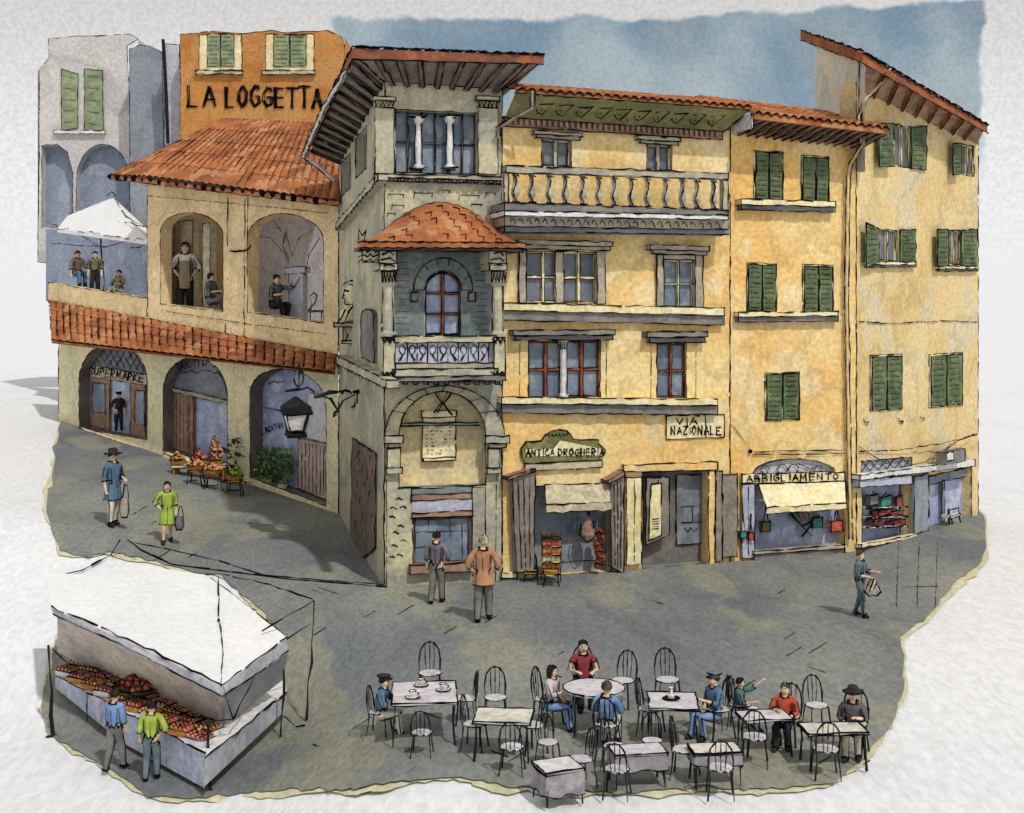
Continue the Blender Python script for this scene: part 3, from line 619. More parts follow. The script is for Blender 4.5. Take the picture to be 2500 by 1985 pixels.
sill(C_, 2118, 2236, 640, 652, o=.15, m=CREAM); sill(C_, 2292, 2388, 650, 662, o=.15, m=CREAM)
shut_window(C_, 2126, 872, 2198, 1000, GREENP if 0 else GREEN, dy=-4); shut_window(C_, 2270, 870, 2346, 992, GREEN, dy=-6)
cables(C_.root, ([f.p(2098, 785, .03), f.p(2180, 790, .03), f.p(2240, 786, .03), f.p(2320, 784, .03), f.p(2385, 786, .03)], .014, .1), ([f.p(2098, 1102, .05), f.p(2190, 1100, .1), f.p(2290, 1085, .2), f.p(2386, 1062, .5)], .016, .04), ([f.p(2098, 1090, .05), f.p(2130, 1112, .06), f.p(2190, 1145, .06), f.p(2260, 1128, .1), f.p(2330, 1080, .2), f.p(2386, 1060, .5)], .012, .04))
for x, y in ((2115, 1030), (2200, 1028), (2252, 1020)): b = MB(); b.ink([f.p(x-6, y-6, .05), f.p(x-4, y+1, .05), f.p(x+5, y, .05), f.p(x+2, y+8, .05)], .016, m=0, brk=0); b.build('hook', [INKM], C_.root)
# shops
C_.holes.append(f.R(2104, 1172, 2226, 1330)); c1 = C_.slab('shop_front', f.R(2104, 1172, 2226, 1330, -.4), -.46, -.42, GLASSB, ink=0)
C_.slab('blind', f.Q([(2098, 1190), (2226, 1182), (2226, 1160), (2098, 1172)], .25), .02, .25, LILAC)
C_.holes.append(f.Q([(2102, 1158), (2226, 1144), (2226, 1116), (2102, 1126)])); fl = C_.slab('fanlight', f.R(2098, 1108, 2232, 1166, -.1), -.16, -.12, LILAC, ink=0)
b = MB()
for k in range(7): b.ink([f.p(2104+k*20, 1152-k*2, -.08), f.p(2104+min(k*20+22, 122), 1122-k*1, -.08)], INK*.7, m=0); b.ink([f.p(2104+k*20, 1124-k*1.2, -.08), f.p(2104+min(k*20+22, 122), 1150-k*2, -.08)], INK*.7, m=0)
b.build('lattice', [METAL], fl)
C_.holes.append(f.R(2268, 1150, 2372, 1292)); c2 = C_.slab('shop_front', f.R(2268, 1150, 2372, 1292, -.3), -.36, -.32, GLASSB, ink=0)
b = MB(); b.prism(f, f.R(2268, 1152, 2372, 1172, -.2), -.3, -.2, ink=1); b.prism(f, f.R(2300, 1172, 2306, 1290, -.2), -.3, -.2, ink=1); b.build('transom', SLATE, c2)
C_.slab('pilaster', f.R(2232, 1160, 2266, 1300, .1), 0, .1, SLATE)
C_.slab('fascia_board', f.Q([(2100, 1172), (2380, 1138), (2380, 1122), (2100, 1160)], .3), 0, .3, WHITE)
sill(C_, 2104, 2240, 1330, 1352, yr=1304, ym=1338, o=.2, m=CREAM, name='shop_step')
sR = sx(f, 2388)
zc0, zc1 = zx(f, 2100, 205), zx(f, 2386, 338)
outer = [(0.02, -.6), (sR, -.4), (sR, zc1), (0.02, zc0)]
RO = .8
qa = [f.p(2118, 146, RO), f.p(2402, 318, RO), f.p(2386, 352, 0), f.p(2104, 222, 0)]
back = f.d*(-3.6)+f.n*(-4.2)
rk = f.p(2105, 142, RO); rk2 = at(1954, 88, 41.5)
def gable(b_):
    # side wall seen over the neighbour's roof
    b = MB(); fs = Face((9.72, 41.2), (9.88, 35.42)); b.face([fs.p(x, y) for x, y in ((2112, 420), (2112, 150), (2104, 126), (2050, 104), (1990, 84), (1990, 420))]); b.ink([fs.p(2098, 140, .02), fs.p(2096, 290, .02)], INK*.7); b.build('side_wall', mat('pale_side_plaster', (206, 208, 200), (188, 194, 196), (222, 208, 164), scale=.5), C_.root)
wl = C_.done(outer, .5, mr=0, roof=False, extra=gable)
b = MB(); b.face([qa[0], qa[1], qa[2], qa[3]]); b.ink([qa[2], qa[3]], INK*.7, brk=.3); ev = b.build('eave_soffit', BROWN, C_.root)
for k in range(8):
    u = (k+.8)/9; i = qa[3].lerp(qa[2], u); o_ = qa[0].lerp(qa[1], min(1, u+.04)); b = MB(); b.tube([i-V((0, 0, .04)), o_-V((0, 0, .06))], .06, 0, 4); b.ink([i-V((0, .08, .08)), o_-V((0, .08, .1))], INK); b.build('rafter', TILEB, ev)
top0, top1 = rk2+V((.2, 0, .1)), qa[1]+(rk2-rk)*1.0
b = tiles(rk2+V((0, 0, .12)), qa[1]+V((.5, 3.5, .9)), qa[1]+V((.1, -.05, .1)), rk+V((0, 0, .1)), 18, amp=.1)
b.grid([[rk2+V((0, 0, .16)), rk+V((0, 0, .16)), qa[1]+V((.1, 0, .16))], [rk2+V((0, -.05, -.14)), rk+V((0, -.06, -.14)), qa[1]+V((.1, -.06, -.1))]], 0)
b.ink([rk2+V((0, -.08, .18)), rk+V((0, -.1, .18)), qa[1]+V((.1, -.1, .18))], INK*1.5); b.ink([rk2+V((0, -.08, -.16)), rk+V((0, -.1, -.16)), qa[1]+V((.1, -.1, -.12))], INK); b.build('roof', TILEB, C_.root)
# drainpipe between the two houses
b = MB(); f2 = FAB
P = [f.p(2172, 168, .85), f.p(2165, 190, .6), f.p(2110, 245, .35), f.p(2096, 285, .3), f.p(2102, 350, .35)]
P2 = [FAB.p(2106, 352, .5), FAB.p(2076, 400, .14), FAB.p(2070, 430, .12), FAB.p(2066, 700, .12), FAB.p(2070, 1000, .12), FAB.p(2076, 1316, .12)]
for q in (P, P2):
    b.tube(q, .055, 0, 7); b.ink([p+V((-.06, -.05, 0)) for p in q], INK*.9, step=.25); b.ink([p+V((.06, -.05, 0)) for p in q], INK*.9, step=.25)
tag(b.build('drainpipe', OCHC), 'cream drainpipe running down the wall between amber and sand houses', 'drainpipe')
# ---------------------------------------------------------------- the stone tower
f = FT
T = Bld('stone_tower', 'grey stone tower with a red tiled oriel and wide raftered eave', 'tower', FT, STONE, (-2.2, 33, 0))
def cap(b, f_, x0, x1, y0, y1, o): # pen drawn capital
    b.prism(f_, f_.R(x0, y0, x1, y0+(y1-y0)*.35, o), 0, o, ink=2); b.prism(f_, f_.R(x0+(x1-x0)*.12, y0+(y1-y0)*.35+.5, x1-(x1-x0)*.12, y1, o*.8), 0, o*.8, ink=1)
    for k in range(5):
        x = x0+(x1-x0)*(k+.7)/5.6; b.ink([f_.p(x-3, y0+(y1-y0)*.4, o+.02), f_.p(x+2, y1-2, o+.02), f_.p(x+5, y0+(y1-y0)*.45, o+.02)], INK*.8)
wn = T.frame('window', 966, 272, 1166, 424, 6, 2, TRIMD, GLASS, d=.3, fw=3, mw=1.2)
for x in (1022, 1098):
    b = MB(); p0 = f.p(x, 412, -.12); hh = f.sz(x, 286, -.12)[1]-p0.z
    b.lathe(p0, [(.13, 0), (.14, .05), (.085, .12), (.095, hh*.4), (.08, hh*.85), (.15, hh)], 10); b.ink([p0+V((-.09, -.06, .1)), p0+V((-.08, -.06, hh*.85))], INK); b.ink([p0+V((.09, -.06, .1)), p0+V((.08, -.06, hh*.85))], INK)
    for zz in (0, hh): b.ink([p0+V((-.22, -.1, zz)), p0+V((.22, -.1, zz+.03))], INK*1.5); b.ink([p0+V((-.15, -.1, zz*1.02-.06)), p0+V((.16, -.1, zz-.03))], INK*1.2)
    b.build('column', WHITE, wn)
for x0, x1 in ((916, 962), (1168, 1215)):
    b = MB(); b.prism(f, f.R(x0, 262, x1, 424, .12), 0, .12, ink=2); cap(b, f, x0-5, x1+4, 236, 262, .18)
    b.build('pilaster', STONE, T.root)
sill(T, 914, 1226, 424, 442, ym=432, m=TRIM, o=.2, yr=432, name='string_course', m2=TRIMD)
b = MB()
for k in range(17): x = 926+k*18; b.prism(f, f.R(x, 434+k*.45, x+9, 439+k*.45, .26), .14, .2, ink=1, r=INK*.8)
b.build('dentil_band', TRIMD, T.root)
b = MB()   # a few courses picked out in pen
for x, y, w_, h_ in ((946, 474, 40, 10), (1010, 470, 46, 14), (1070, 464, 28, 10), (1120, 476, 50, 12), (956, 500, 30, 12), (1185, 470, 24, 12), (1150, 498, 26, 8), (1060, 496, 40, 6), (1196, 520, 20, 14), (945, 520, 20, 8), (1205, 560, 14, 8)):
    T.mk.append(([(x, y+h_), (x+2, y), (x+w_, y+1), (x+w_-1, y+h_*.7)], INK*.6, .25))
for x, y in ((960, 1240), (975, 1218), (985, 1238), (958, 1262), (965, 1300), (978, 1284), (962, 1332), (985, 1320), (958, 1360), (975, 1355), (1000, 985), (1180, 975), (985, 1010), (952, 1030), (1205, 1010)):
    T.mk.append(([(x-6, y), (x, y-2), (x+7, y+2)], INK*1.1, 0))
# top eave
zw = zx(f, 1080, 206); U = f.w
oF, oL = 1.0, .9
FLc = V((-3.72, 29.35, 0)); FLc.z = 6.6+(788-136)/3015*FLc.y
FRc = f.p(1322, 152, oF); BLc = V((-6.6, 40.3, 0)); BLc.z = 6.6+(788-372)/3015*40.3
cF = V((-3.16, 30.6, zw)); cR = f.w((f.L, zw-.05), 0); cB = V((-5.65, 40.4, BLc.z-.35)); BRc = FRc+V((-1.8, 9, .1))
b = MB(); b.face([cF, cR, FRc, FLc]); b.face([cF, FLc, BLc, cB]); b.face([cR, FRc, BRc, BRc+V((-.9, 0, -.3))])
b.ink([FLc, cF], INK*1.3); b.ink([cF, cR], INK); b.ink([cF, cB], INK); b.ink([FRc, cR], INK)
ev = b.build('eave_soffit', WOODG, T.root)
for k in range(8):
    u = (k+.55)/8.2; i = cF.lerp(cR, min(1, u*1.02)); o_ = FLc.lerp(FRc, .05+u*.93); b = MB(); b.tube([i-V((0, 0, .07)), i.lerp(o_, .8)-V((0, 0, .07)), o_-V((0, -.05, .02))], .075, 0, 4); b.ink([i-V((-.07, .08, .1)), o_-V((-.07, .02, .08))], INK*1.2); b.ink([i-V((.07, .08, .1)), o_-V((.07, .02, .08))], INK*.7); b.build('rafter', WOODD, ev)
for k in range(12):
    u = (k+.5)/12; i = cF.lerp(cB, u); o_ = FLc.lerp(BLc, u); b = MB(); b.tube([i-V((0, 0, .07)), o_-V((0, 0, .05))], .08, 0, 4); b.ink([i-V((0, .09, .1)), o_-V((0, .09, .08))], INK*1.4); b.build('rafter', WOODD, ev)
ap = V((-3.4, 35.5, FLc.z+1.0)); ap2 = V((-1.2, 35.8, FLc.z+1.0))
b = MB(); tiles(ap, ap2, FRc+V((.05, -.05, .12)), FLc+V((-.05, -.05, .12)), 14, amp=.09, b=b, every=2); tiles(BLc+V((2.4, -1, .9)), ap, FLc+V((-.06, -.02, .12)), BLc+V((-.1, 0, .12)), 22, amp=.08, b=b, every=3)
b.grid([[BLc+V((-.08, -.05, .16)), FLc+V((-.06, -.08, .16)), FRc+V((.06, -.06, .14))], [BLc+V((-.08, -.05, -.06)), FLc+V((-.06, -.08, -.08)), FRc+V((.06, -.06, -.06))]])
b.ink([BLc+V((-.1, -.08, .18)), FLc+V((-.06, -.1, .2)), FRc+V((.06, -.1, .18))], INK*1.4); b.ink([BLc+V((-.1, -.08, -.08)), FLc+V((-.06, -.1, -.1)), FRc+V((.06, -.1, -.08))], INK); b.build('roof', TILEB, T.root)
b = MB(); P = [FLc+V((-.35, 1.2, -.1)), FLc.lerp(BLc, .35)+V((-.3, 0, -.25)), FLc.lerp(BLc, .95)+V((-.25, 0, -.25))]; b.tube(P, .07, 0, 6); b.ink([p+V((-.07, -.05, 0)) for p in P], INK*1.2); b.ink([p+V((.03, -.07, -.07)) for p in P], INK)
P = [P[-1], at(778, 405, 39.6), at(815, 440, 39.9)]; b.tube(P, .055, 0, 6); b.ink([p+V((-.05, -.05, -.05)) for p in P], INK*1.1); b.build('gutter_pipe', WHITE, T.root)
# oriel with its own little roof
OO = 1.0
zE = zx(f, 1080, 592, OO); x0, x1 = 874, 1282
rows = []
for r in range(7):
    v = r/6; row = []
    for k in range(29):
        u = k/28; hgt = math.sin(math.pi*min(1, max(0, (u-.06)/.88)))**.85
        x = x0+(x1-x0)*u; e = f.sz(x, 592+2*u, OO+.25)
        ytop = 590-94*hgt; t_ = f.sz(1080+(x-1080)*(1-.12*(1-v)), ytop+10*(u-.5), .02)
        o_ = .02+(OO+.23)*(v**.8); s_ = t_[0]+(e[0]-t_[0])*v; z_ = t_[1]+(e[1]-t_[1])*(v**1.25)
        row.append(f.w((s_, z_+.03*abs(math.sin(k*math.pi/2+r))), o_))
    rows.append(row)
b = MB(); b.grid(rows); b.ink(rows[0][1:-1], INK*1.2, step=.2); b.ink(rows[-1], INK*1.3); b.grid([rows[-1], [p+V((0, .02, -.13)) for p in rows[-1]]]); b.ink([p+V((0, 0, -.14)) for p in rows[-1]], INK)
for r in range(1, 6):
    for k in range(3+(5-r), 25-(5-r)):
        if (k*2+r) % 3 == 0 and rnd.random() < .85: a_, c_, d_ = rows[r][k], rows[r][k+1], rows[min(6, r+1)][k+1]; b.ink([a_+f.n*.04, c_+f.n*.04, c_.lerp(d_, .6)+f.n*.04], INK*.7, brk=.1)
b.build('oriel_roof', TILE, T.root)
zS = zx(f, 1080, 606, OO)
b = MB(); b.prism(f, f.R(880, 604, 1276, 612, OO+.1), 0, OO+.1, ink=1); b.build('oriel_ceiling', WOODD, T.root)
# recessed wall of the oriel with an arched window
awin = f.arch(1040, 1124, 818, 818, 704, 704, 664, n=12)
T.holes.append(awin); wn = T.frame('window', 1040, 664, 1124, 818, 2, 3, WOODR, GLASSB, poly=awin, d=.16, fw=4, mw=3)
b = MB()
ro = [f.sz(1082+72*math.cos(a), 708-78*math.sin(a), .06) for a in np.linspace(0, math.pi, 15)]; ri = [f.sz(1082+46*math.cos(a), 708-48*math.sin(a), .06) for a in np.linspace(0, math.pi, 15)]
b.prism(f, ro+ri[::-1], 0, .06, ink=1, r=INK*.8)
for k in range(2, 14, 2): b.ink([f.w(ro[k], .07), f.w((ro[k][0]*.45+ri[k][0]*.55, ro[k][1]*.45+ri[k][1]*.55), .07)], INK*.6)
for x in (1006, 1146): b.prism(f, f.R(x-2, 714, x+14, 735, .1), 0, .1, ink=2)
b.build('arch_moulding', STONE2, wn)
b = MB(); b.prism(f, f.R(956, 612, 1200, 822, .03), 0, .03, ink=0)
b = MB()
hol = [f.arch(1036, 1128, 822, 822, 704, 704, 660, n=12, o=.03)]
b.wall(f, f.R(952, 612, 1204, 824, .03), hol, .03, .03, ink=False)
for k in range(12):
    y = 640+k*15; b.ink([f.p(966, y, .035), f.p(1000, y+1, .035)], INK*.35, brk=.4); b.ink([f.p(1160, y, .035), f.p(1190, y+1, .035)], INK*.35, brk=.4)
b.build('oriel_wall', STONE2, T.root)
for x, w_ in ((948, 16), (1216, 15)):
    b = MB(); p0 = f.p(x, 822, .75); hh = f.sz(x, 690, .75)[1]-p0.z
    b.lathe(p0, [(.2, 0), (.21, .08), (.14, .16), (.15, hh*.3), (.13, hh*.92), (.2, hh)], 12)
    for d_ in (-.15, .13): b.ink([p0+V((d_, -.1, .1)), p0+V((d_*.9, -.1, hh*.92))], INK)
    b.build('oriel_column', STONE, T.root)
    b = MB(); cap(b, f, x-20, x+22, 642, 690, .95); b.prism(f, f.R(x-22, 612, x+20, 642, .98), 0, .98, ink=1)
    for k in range(4): b.ink([f.p(x-16+rnd.uniform(0, 8), 620+k*14, 1.0), f.p(x+4, 614+k*16, 1.0), f.p(x+14, 624+k*13, 1.0)], INK*1.3)
    b.build('capital', STONE, T.root)
b = MB()   # scroll console at the side
b.prism(f, f.R(884, 606, 932, 640, .9), .4, .9, ink=1)
for k in range(3): b.ink([f.p(876+t, 612+k*12+4*math.sin(t*.35+k), .92) for t in range(0, 58, 7)], INK*.9)
b.ink([f.p(874, 596, .95), f.p(876, 560, .95), f.p(884, 575, .95), f.p(894, 562, .95), f.p(890, 585, .95)], INK*1.1); b.build('console', STONE, T.root)
# balcony
b = MB()
def rb(x0, y0, x1, y1, o, m=0, ink=2): b.prism(f, f.R(x0, y0, x1, y1, o), 0, o, m=m, ink=ink, mi=3)
rb(966, 886, 1206, 900, 1.0, 0); rb(958, 901, 1216, 918, 1.05, 1); rb(945, 919, 1234, 930, 1.1, 2)
for k in range(11): x = 960+k*25; rb(x, 931, x+10, 938, .8, 2, 1)
blc = b.build('balcony', [TRIM, STONE, TRIMD, INKM], T.root)
b = MB(); b.prism(f, f.R(960, 820, 1212, 836, 1.0), .8, 1.0, ink=2)
for x in (936, 1206): b.prism(f, f.R(x, 824, x+27, 918, 1.05), .75, 1.05, ink=2); b.ink([f.p(x+t, 830+5*math.sin(t*.5), 1.08) for t in range(-4, 32, 4)], INK*1.5); b.ink([f.p(x+t, 912+5*math.sin(t*.6), 1.08) for t in range(-4, 32, 4)], INK*1.5)
b.build('rail', STONE, blc)
b = MB(); b.prism(f, f.R(966, 837, 1206, 886, .9), .82, .9, ink=0)
for k in range(9):
    x = 982+k*25; cxs = [(x-8, 880), (x-2, 870), (x+6, 862), (x+8, 850), (x, 842), (x-8, 848), (x-6, 858), (x+2, 868), (x-4, 880)]
    if k % 2: cxs = [(2*x-a, c) for a, c in cxs]
    b.ink([f.p(a, c, .92) for a, c in cxs], INK*.75, brk=0)
    b.ink([f.p(x+12, 838, .92), f.p(x+12, 884, .92)], INK*.9)
b.build('scroll_panel', LILAC, blc)
# great arch and the recessed wall under it
big = f.Q([(975, 1190), (1185, 1184)]+[(1080+105*math.cos(a), 1062-106*math.sin(a)) for a in np.linspace(0, math.pi, 17)])
T.holes.append(big); T.back(f.R(955, 940, 1205, 1200, -.34), -.34, mat('cream_niche_plaster', (222, 206, 164), (198, 186, 152), (230, 206, 146), scale=.9), name='niche_wall')
b = MB()
ro = [f.sz(1086+146*math.cos(a), 1064-122*math.sin(a), .05) for a in np.linspace(0, math.pi, 19)]; ri = [f.sz(1080+106*math.cos(a), 1062-107*math.sin(a), .05) for a in np.linspace(0, math.pi, 19)]
b.prism(f, ro+ri[::-1], 0, .05, ink=1, r=INK*.8)
for k in range(3, 17, 2): b.ink([f.w(ro[k], .06), f.w(ri[k], .06)], INK*.5, brk=.3)
for x0, x1 in ((940, 984), (1186, 1244)):
    b.prism(f, f.R(x0, 1064, x1, 1082, .16), 0, .16, ink=2); b.prism(f, f.R(x0+8, 1083, x1-8, 1092, .1), 0, .1, ink=2)
for x0, x1 in ((946, 978), (1192, 1220)):
    b.prism(f, f.R(x0, 1095, x1, 1142, .12), 0, .12, ink=2); b.prism(f, f.R(x0-2, 1143, x1+4, 1156, .18), 0, .18, ink=2)
b.build('arch_moulding', STONE, T.root)
b = MB(); b.tube([f.p(978, 1036, -.2), f.p(1168, 1034, -.2)], .04, 0, 6); b.ink([f.p(978, 1033, -.15), f.p(1168, 1031, -.15)], INK); b.ink([f.p(978, 1040, -.15), f.p(1168, 1038, -.15)], INK); b.build('tie_bar', TRIM, T.root)
# shop window under the arch
wn = T.frame('window', 1008, 1262, 1152, 1378, 1, 1, WOODD, GLASS, d=.12, fw=6)
b = MB()
b.prism(f, f.R(1005, 1206, 1152, 1220, .04), 0, .04, ink=1); b.build('transom', BROWN, wn); T.slab('transom', f.R(1006, 1250, 1154, 1262, .04), 0, .04, BROWN, wn); T.slab('sill', f.R(1002, 1376, 1156, 1398, .2), 0, .2, BROWN, wn)
b = MB(); b.prism(f, f.R(1006, 1221, 1152, 1250, .03), 0, .03, ink=0); b.build('blind', LILAC, wn); T.slab('lintel', f.R(1005, 1190, 1152, 1206, .02), 0, .02, STONE2, wn, ink=1)
b = MB()
for q in ([(1098, 1264), (1100, 1310)], [(1010, 1300), (1148, 1296)], [(1128, 1280), (1129, 1365)], [(1046, 1266), (1047, 1280)], [(1010, 1338), (1060, 1334)], [(1010, 1376), (1060, 1378), (1150, 1374)]): b.ink([f.p(a, c, -.12) for a, c in q], INK*.6, m=0, brk=.15)
b.build('pane_joint', [INKM], wn)
b = MB(); b.prism(f, f.R(1154, 1190, 1185, 1404, .02), 0, .02, ink=1, r=INK*.7); b.build('jamb', TRIM, T.root)
T.mk += [([(972, 1192), (1005, 1190)], INK*.9, .05), ([(1152, 1188), (1180, 1182)], INK*.9, .05), ([(1212, 1160), (1210, 1420)], INK*.6, .2), ([(944, 1100), (944, 1430)], INK*.5, .3)]
def lside(b):
    lf = FL; b.wall(lf, [(0, -.5), (lf.L, -.6), (lf.L, zw), (0, cB.z)], [lf.R(*q) for q in ((868, 322, 896, 424), (834, 384, 856, 470))], 0, .3, ink=True)
outer = [(0, -.6), (f.L, -.6), (f.L, zw), (0, zw)]
# front wall with a straight return on the right only
b = MB(); b.wall(f, outer, T.holes, 0, .34); lside(b)
for q_, r_, k_ in T.mk: b.ink([f.p(x, y, .012) for x, y in q_], r_, brk=k_)
b.face([f.w((f.L, -.5), 0), f.w((f.L, -.5), -9), f.w((f.L, zw), -9), f.w((f.L, zw), 0)]); b.face([cB, f.w((f.L, zw), -9), f.w((f.L, -.5), -9), V((cB.x, cB.y, -.5))])
b.build('wall', STONE, T.root)
# left side: openings, slabs, string courses
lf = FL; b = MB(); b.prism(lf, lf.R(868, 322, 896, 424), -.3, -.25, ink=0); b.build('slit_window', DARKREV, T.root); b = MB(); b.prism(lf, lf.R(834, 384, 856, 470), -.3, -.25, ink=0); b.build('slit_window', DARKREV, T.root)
b = MB(); b.prism(lf, lf.Q([(857, 1382), (916, 1340), (918, 1108), (860, 1068)], .04), 0, .05, ink=2)
for k in range(26): x = 864+rnd.uniform(0, 44); y = rnd.uniform(1110, 1330); b.ink([lf.p(x, y, .06), lf.p(x+3, y-rnd.uniform(8, 22), .06)], INK*.5, brk=.1, step=.1)
b.build('door', WOODD, T.root)
b = MB()
for (xa, ya, xb, yb, h_, o_) in ((820, 545, 922, 424, 16, .25), (822, 868, 942, 928, 20, .3)):
    b.prism(lf, lf.Q([(xa, ya+h_), (xb, yb+h_), (xb, yb), (xa, ya)], o_), 0, o_, ink=2)
    for k in range(14): u = k/14; b.ink([lf.p(xa+(xb-xa)*u, ya+h_+(yb-ya)*u+1, o_), lf.p(xa+(xb-xa)*(u+.03), ya+h_+5+(yb-ya)*(u+.03), o_)], INK*.9, brk=0)
b.build('string_course', STONE, T.root)
b = MB(); sl_ = lf.arch(882, 912, 872, 886, 770, 770, 755, n=8, o=.1); b.prism(lf, sl_, 0, .1, ink=2); b.build('blind_niche', TRIMD, T.root)
# ---------------------------------------------------------------- the loggia range on the left
f = FLG
Lg = Bld('loggia_building', 'ochre building with a two arched upper loggia over an arcade of shops', 'building', FLG, LOGW, (-11, 47, 1))
a1 = f.arch(392, 545, 742, 760, 565, 575, 520); a2 = f.arch(604, 790, 762, 788, 580, 588, 522)
b = MB()
zb_ = .5
up = f.Q([(360, 812), (826, 880), (826, 470), (360, 415)])
b.wall(f, up, [a1, a2], 0, .5)
for x, y0, y1 in ((557, 460, 600), (598, 465, 850), (605, 465, 600), (550, 790, 830)): b.ink([f.p(x, y0, .02), f.p(x-2, y1, .02)], INK*.8, brk=.15)
b.ink([f.p(392, 758, .02), f.p(600, 790, .02), f.p(795, 815, .02)], INK*.6, brk=.3); b.ink([f.p(360, 478, .02), f.p(560, 496, .02), f.p(800, 520, .02)], INK*.6, brk=.3)
b.ink([f.p(562, 612, .03), f.p(596, 612, .05), f.p(612, 600, .05)], INK*1.6, brk=0)
q = lambda x, y, o: f.p(x, y, o)
sA, sE = sx(f, 360), sx(f, 826); zA_, zE_ = zx(f, 360, 415), zx(f, 826, 470)
for s_ in (sA, sE): b.face([f.w((s_, zx(f, 360, 812)), 0), f.w((s_, zA_), 0), f.w((s_, zA_), -4), f.w((s_, zx(f, 360, 812)), -4)])
b.build('wall', LOGW, Lg.root)
zfl = zx(f, 600, 785)
b = MB(); b.face([f.w((sA, zfl-.1), -.4), f.w((sE, zfl-1.0), -.4), f.w((sE, zfl-1.0), -4), f.w((sA, zfl-.1), -4)]); b.face([f.w((sA, zfl-.5), -4), f.w((sE, zfl-1), -4), f.w((sE, zE_), -4), f.w((sA, zA_), -4)])
b.ink([f.p(700, 560, -3.9), f.p(690, 600, -3.9), f.p(705, 640, -3.9)], INK); b.build('loggia_room', WHITE, Lg.root)
b = MB()
for P in ([(612, 575), (660, 580), (695, 620), (712, 668)], [(668, 540), (700, 580), (714, 625)], [(765, 560), (730, 580), (714, 625)], [(780, 580), (755, 620), (745, 668)]): b.ink([f.p(x, y, -1.4) for x, y in P], INK*.8, brk=0, m=1)
for x in (705, 735): b.ink([f.p(x, 668, -1.4), f.p(x-1, 775, -1.4)], INK*.7, brk=.1)
b.prism(f, f.R(696, 652, 745, 668, -1.35), -1.6, -1.35, ink=1); b.prism(f, f.R(704, 668, 738, 790, -1.35), -1.6, -1.38, ink=0)
b.build('vault_pillar', LILAC, Lg.root)
b = MB(); b.prism(f, f.R(425, 540, 470, 748, -1.2), -1.5, -1.2, ink=1); b.prism(f, f.R(495, 545, 512, 752, -1.2), -1.5, -1.2, ink=1); b.build('inner_pillar', STR, Lg.root)
# hipped roof
eo = .7; eL, eR = q(268, 428, eo), q(826, 492, eo); rL, rR = f.p(545, 292, -3.4), f.p(835, 306, -3.4)
b = tiles(rL, rR, eR, q(360, 432, eo), 26, amp=.07, every=1, inkr=.011); tiles(rL+V((-.05, .2, 0)), rL, q(360, 432, eo), eL, 8, amp=.06, b=b, every=2)
b.face([rL, eL, eL+V((1.5, 5, .2)), rL+V((.5, 1, 0))]); b.grid([[eL, eR], [eL+V((0, 0, -.14)), eR+V((0, 0, -.14))]]); b.face([eL+V((0, 0, -.14)), eR+V((0, 0, -.14)), f.p(826, 500, 0), f.p(330, 440, 0)])
for k in range(24): u = k/24; p = eL.lerp(eR, u); b.blob(p+V((0, -.03, rnd.uniform(-.06, .02))), rnd.uniform(.05, .13), 1)
b.ink([eL+V((0, -.02, -.15)), eR+V((0, -.02, -.15))], INK); b.ink([rL, rR], INK*1.5); b.ink([eL, rL], INK*1.4)
b.build('roof', TILE, Lg.root)
# lower storey
lo = f.Q([(143, 1085), (826, 1330), (826, 868), (143, 735)])
bays = [f.arch(193, 360, 1046, 1074, 925, 930, 838), f.arch(398, 556, 1100, 1140, 955, 965, 872), f.arch(610, 796, 1165, 1235, 960, 985, 902)]
b = MB(); b.wall(f, lo, bays, 0, .55, mr=1); s0_, s1_ = sx(f, 143), sx(f, 826)
b.face([f.w((s0_, -.5), 0), f.w((s0_, zx(f, 143, 735)), 0), f.w((s0_, zx(f, 143, 735)), -6), f.w((s0_, -.5), -6)])
b.m = [1 if m_ == 1 else 0 for m_ in b.m]
for i_, fc in enumerate(b.f): pass
b.build('arcade_wall', [LOWW, INKM], Lg.root) if 0 else None
b2 = MB(); b2.wall(f, lo, bays, 0, .02); b2.face([f.w((s0_, -.5), 0), f.w((s0_, zx(f, 143, 735)), 0), f.w((s0_, zx(f, 143, 735)), -6), f.w((s0_, -.5), -6)]); b2.build('arcade_wall', LOWW, Lg.root)
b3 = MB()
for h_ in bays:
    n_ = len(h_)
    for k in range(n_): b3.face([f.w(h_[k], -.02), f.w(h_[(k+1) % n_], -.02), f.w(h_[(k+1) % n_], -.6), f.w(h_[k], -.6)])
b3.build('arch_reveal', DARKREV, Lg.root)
b = MB(); b.prism(f, f.Q([(190, 1068), (400, 1138), (400, 1118), (190, 1044)], .2), 0, .2, ink=2); b.prism(f, f.Q([(398, 1130), (600, 1200), (600, 1178), (398, 1106)], .2), 0, .2, ink=2); b.build('threshold', CREAM, Lg.root)
# supermarket bay
def bay(poly, m, name='shop_front'): b = MB(); b.prism(f, poly, -.62, -.58, ink=0); return b.build(name, m, Lg.root)
g1 = bay(f.Q([(190, 1075), (364, 1090), (364, 836), (190, 836)], -.58), GLASSB)
for q_ in ([(215, 1035), (268, 1052), (268, 925), (215, 915)], [(318, 1066), (355, 1075), (355, 940), (318, 935)]): Lg.slab('door', f.Q(q_, -.5), -.56, -.5, BROWN, g1)
for q_ in ([(226, 1005), (256, 1008), (256, 938), (226, 934)], [(330, 1035), (352, 1038), (352, 955), (330, 952)]): Lg.slab('door_pane', f.Q(q_, -.47), -.5, -.47, GLASS, g1, ink=1)
b = MB(); b.prism(f, f.Q([(212, 918), (358, 940), (358, 915), (212, 890)], -.48), -.56, -.48, ink=1); b.build('sign_board', STR, g1)
b = MB(); letters(b, f, 'SUPERMARKE', [(215, 914), (350, 934)], 19, r=.024, o=-.45, m=0)
b.build('lettering', [INKM], g1)
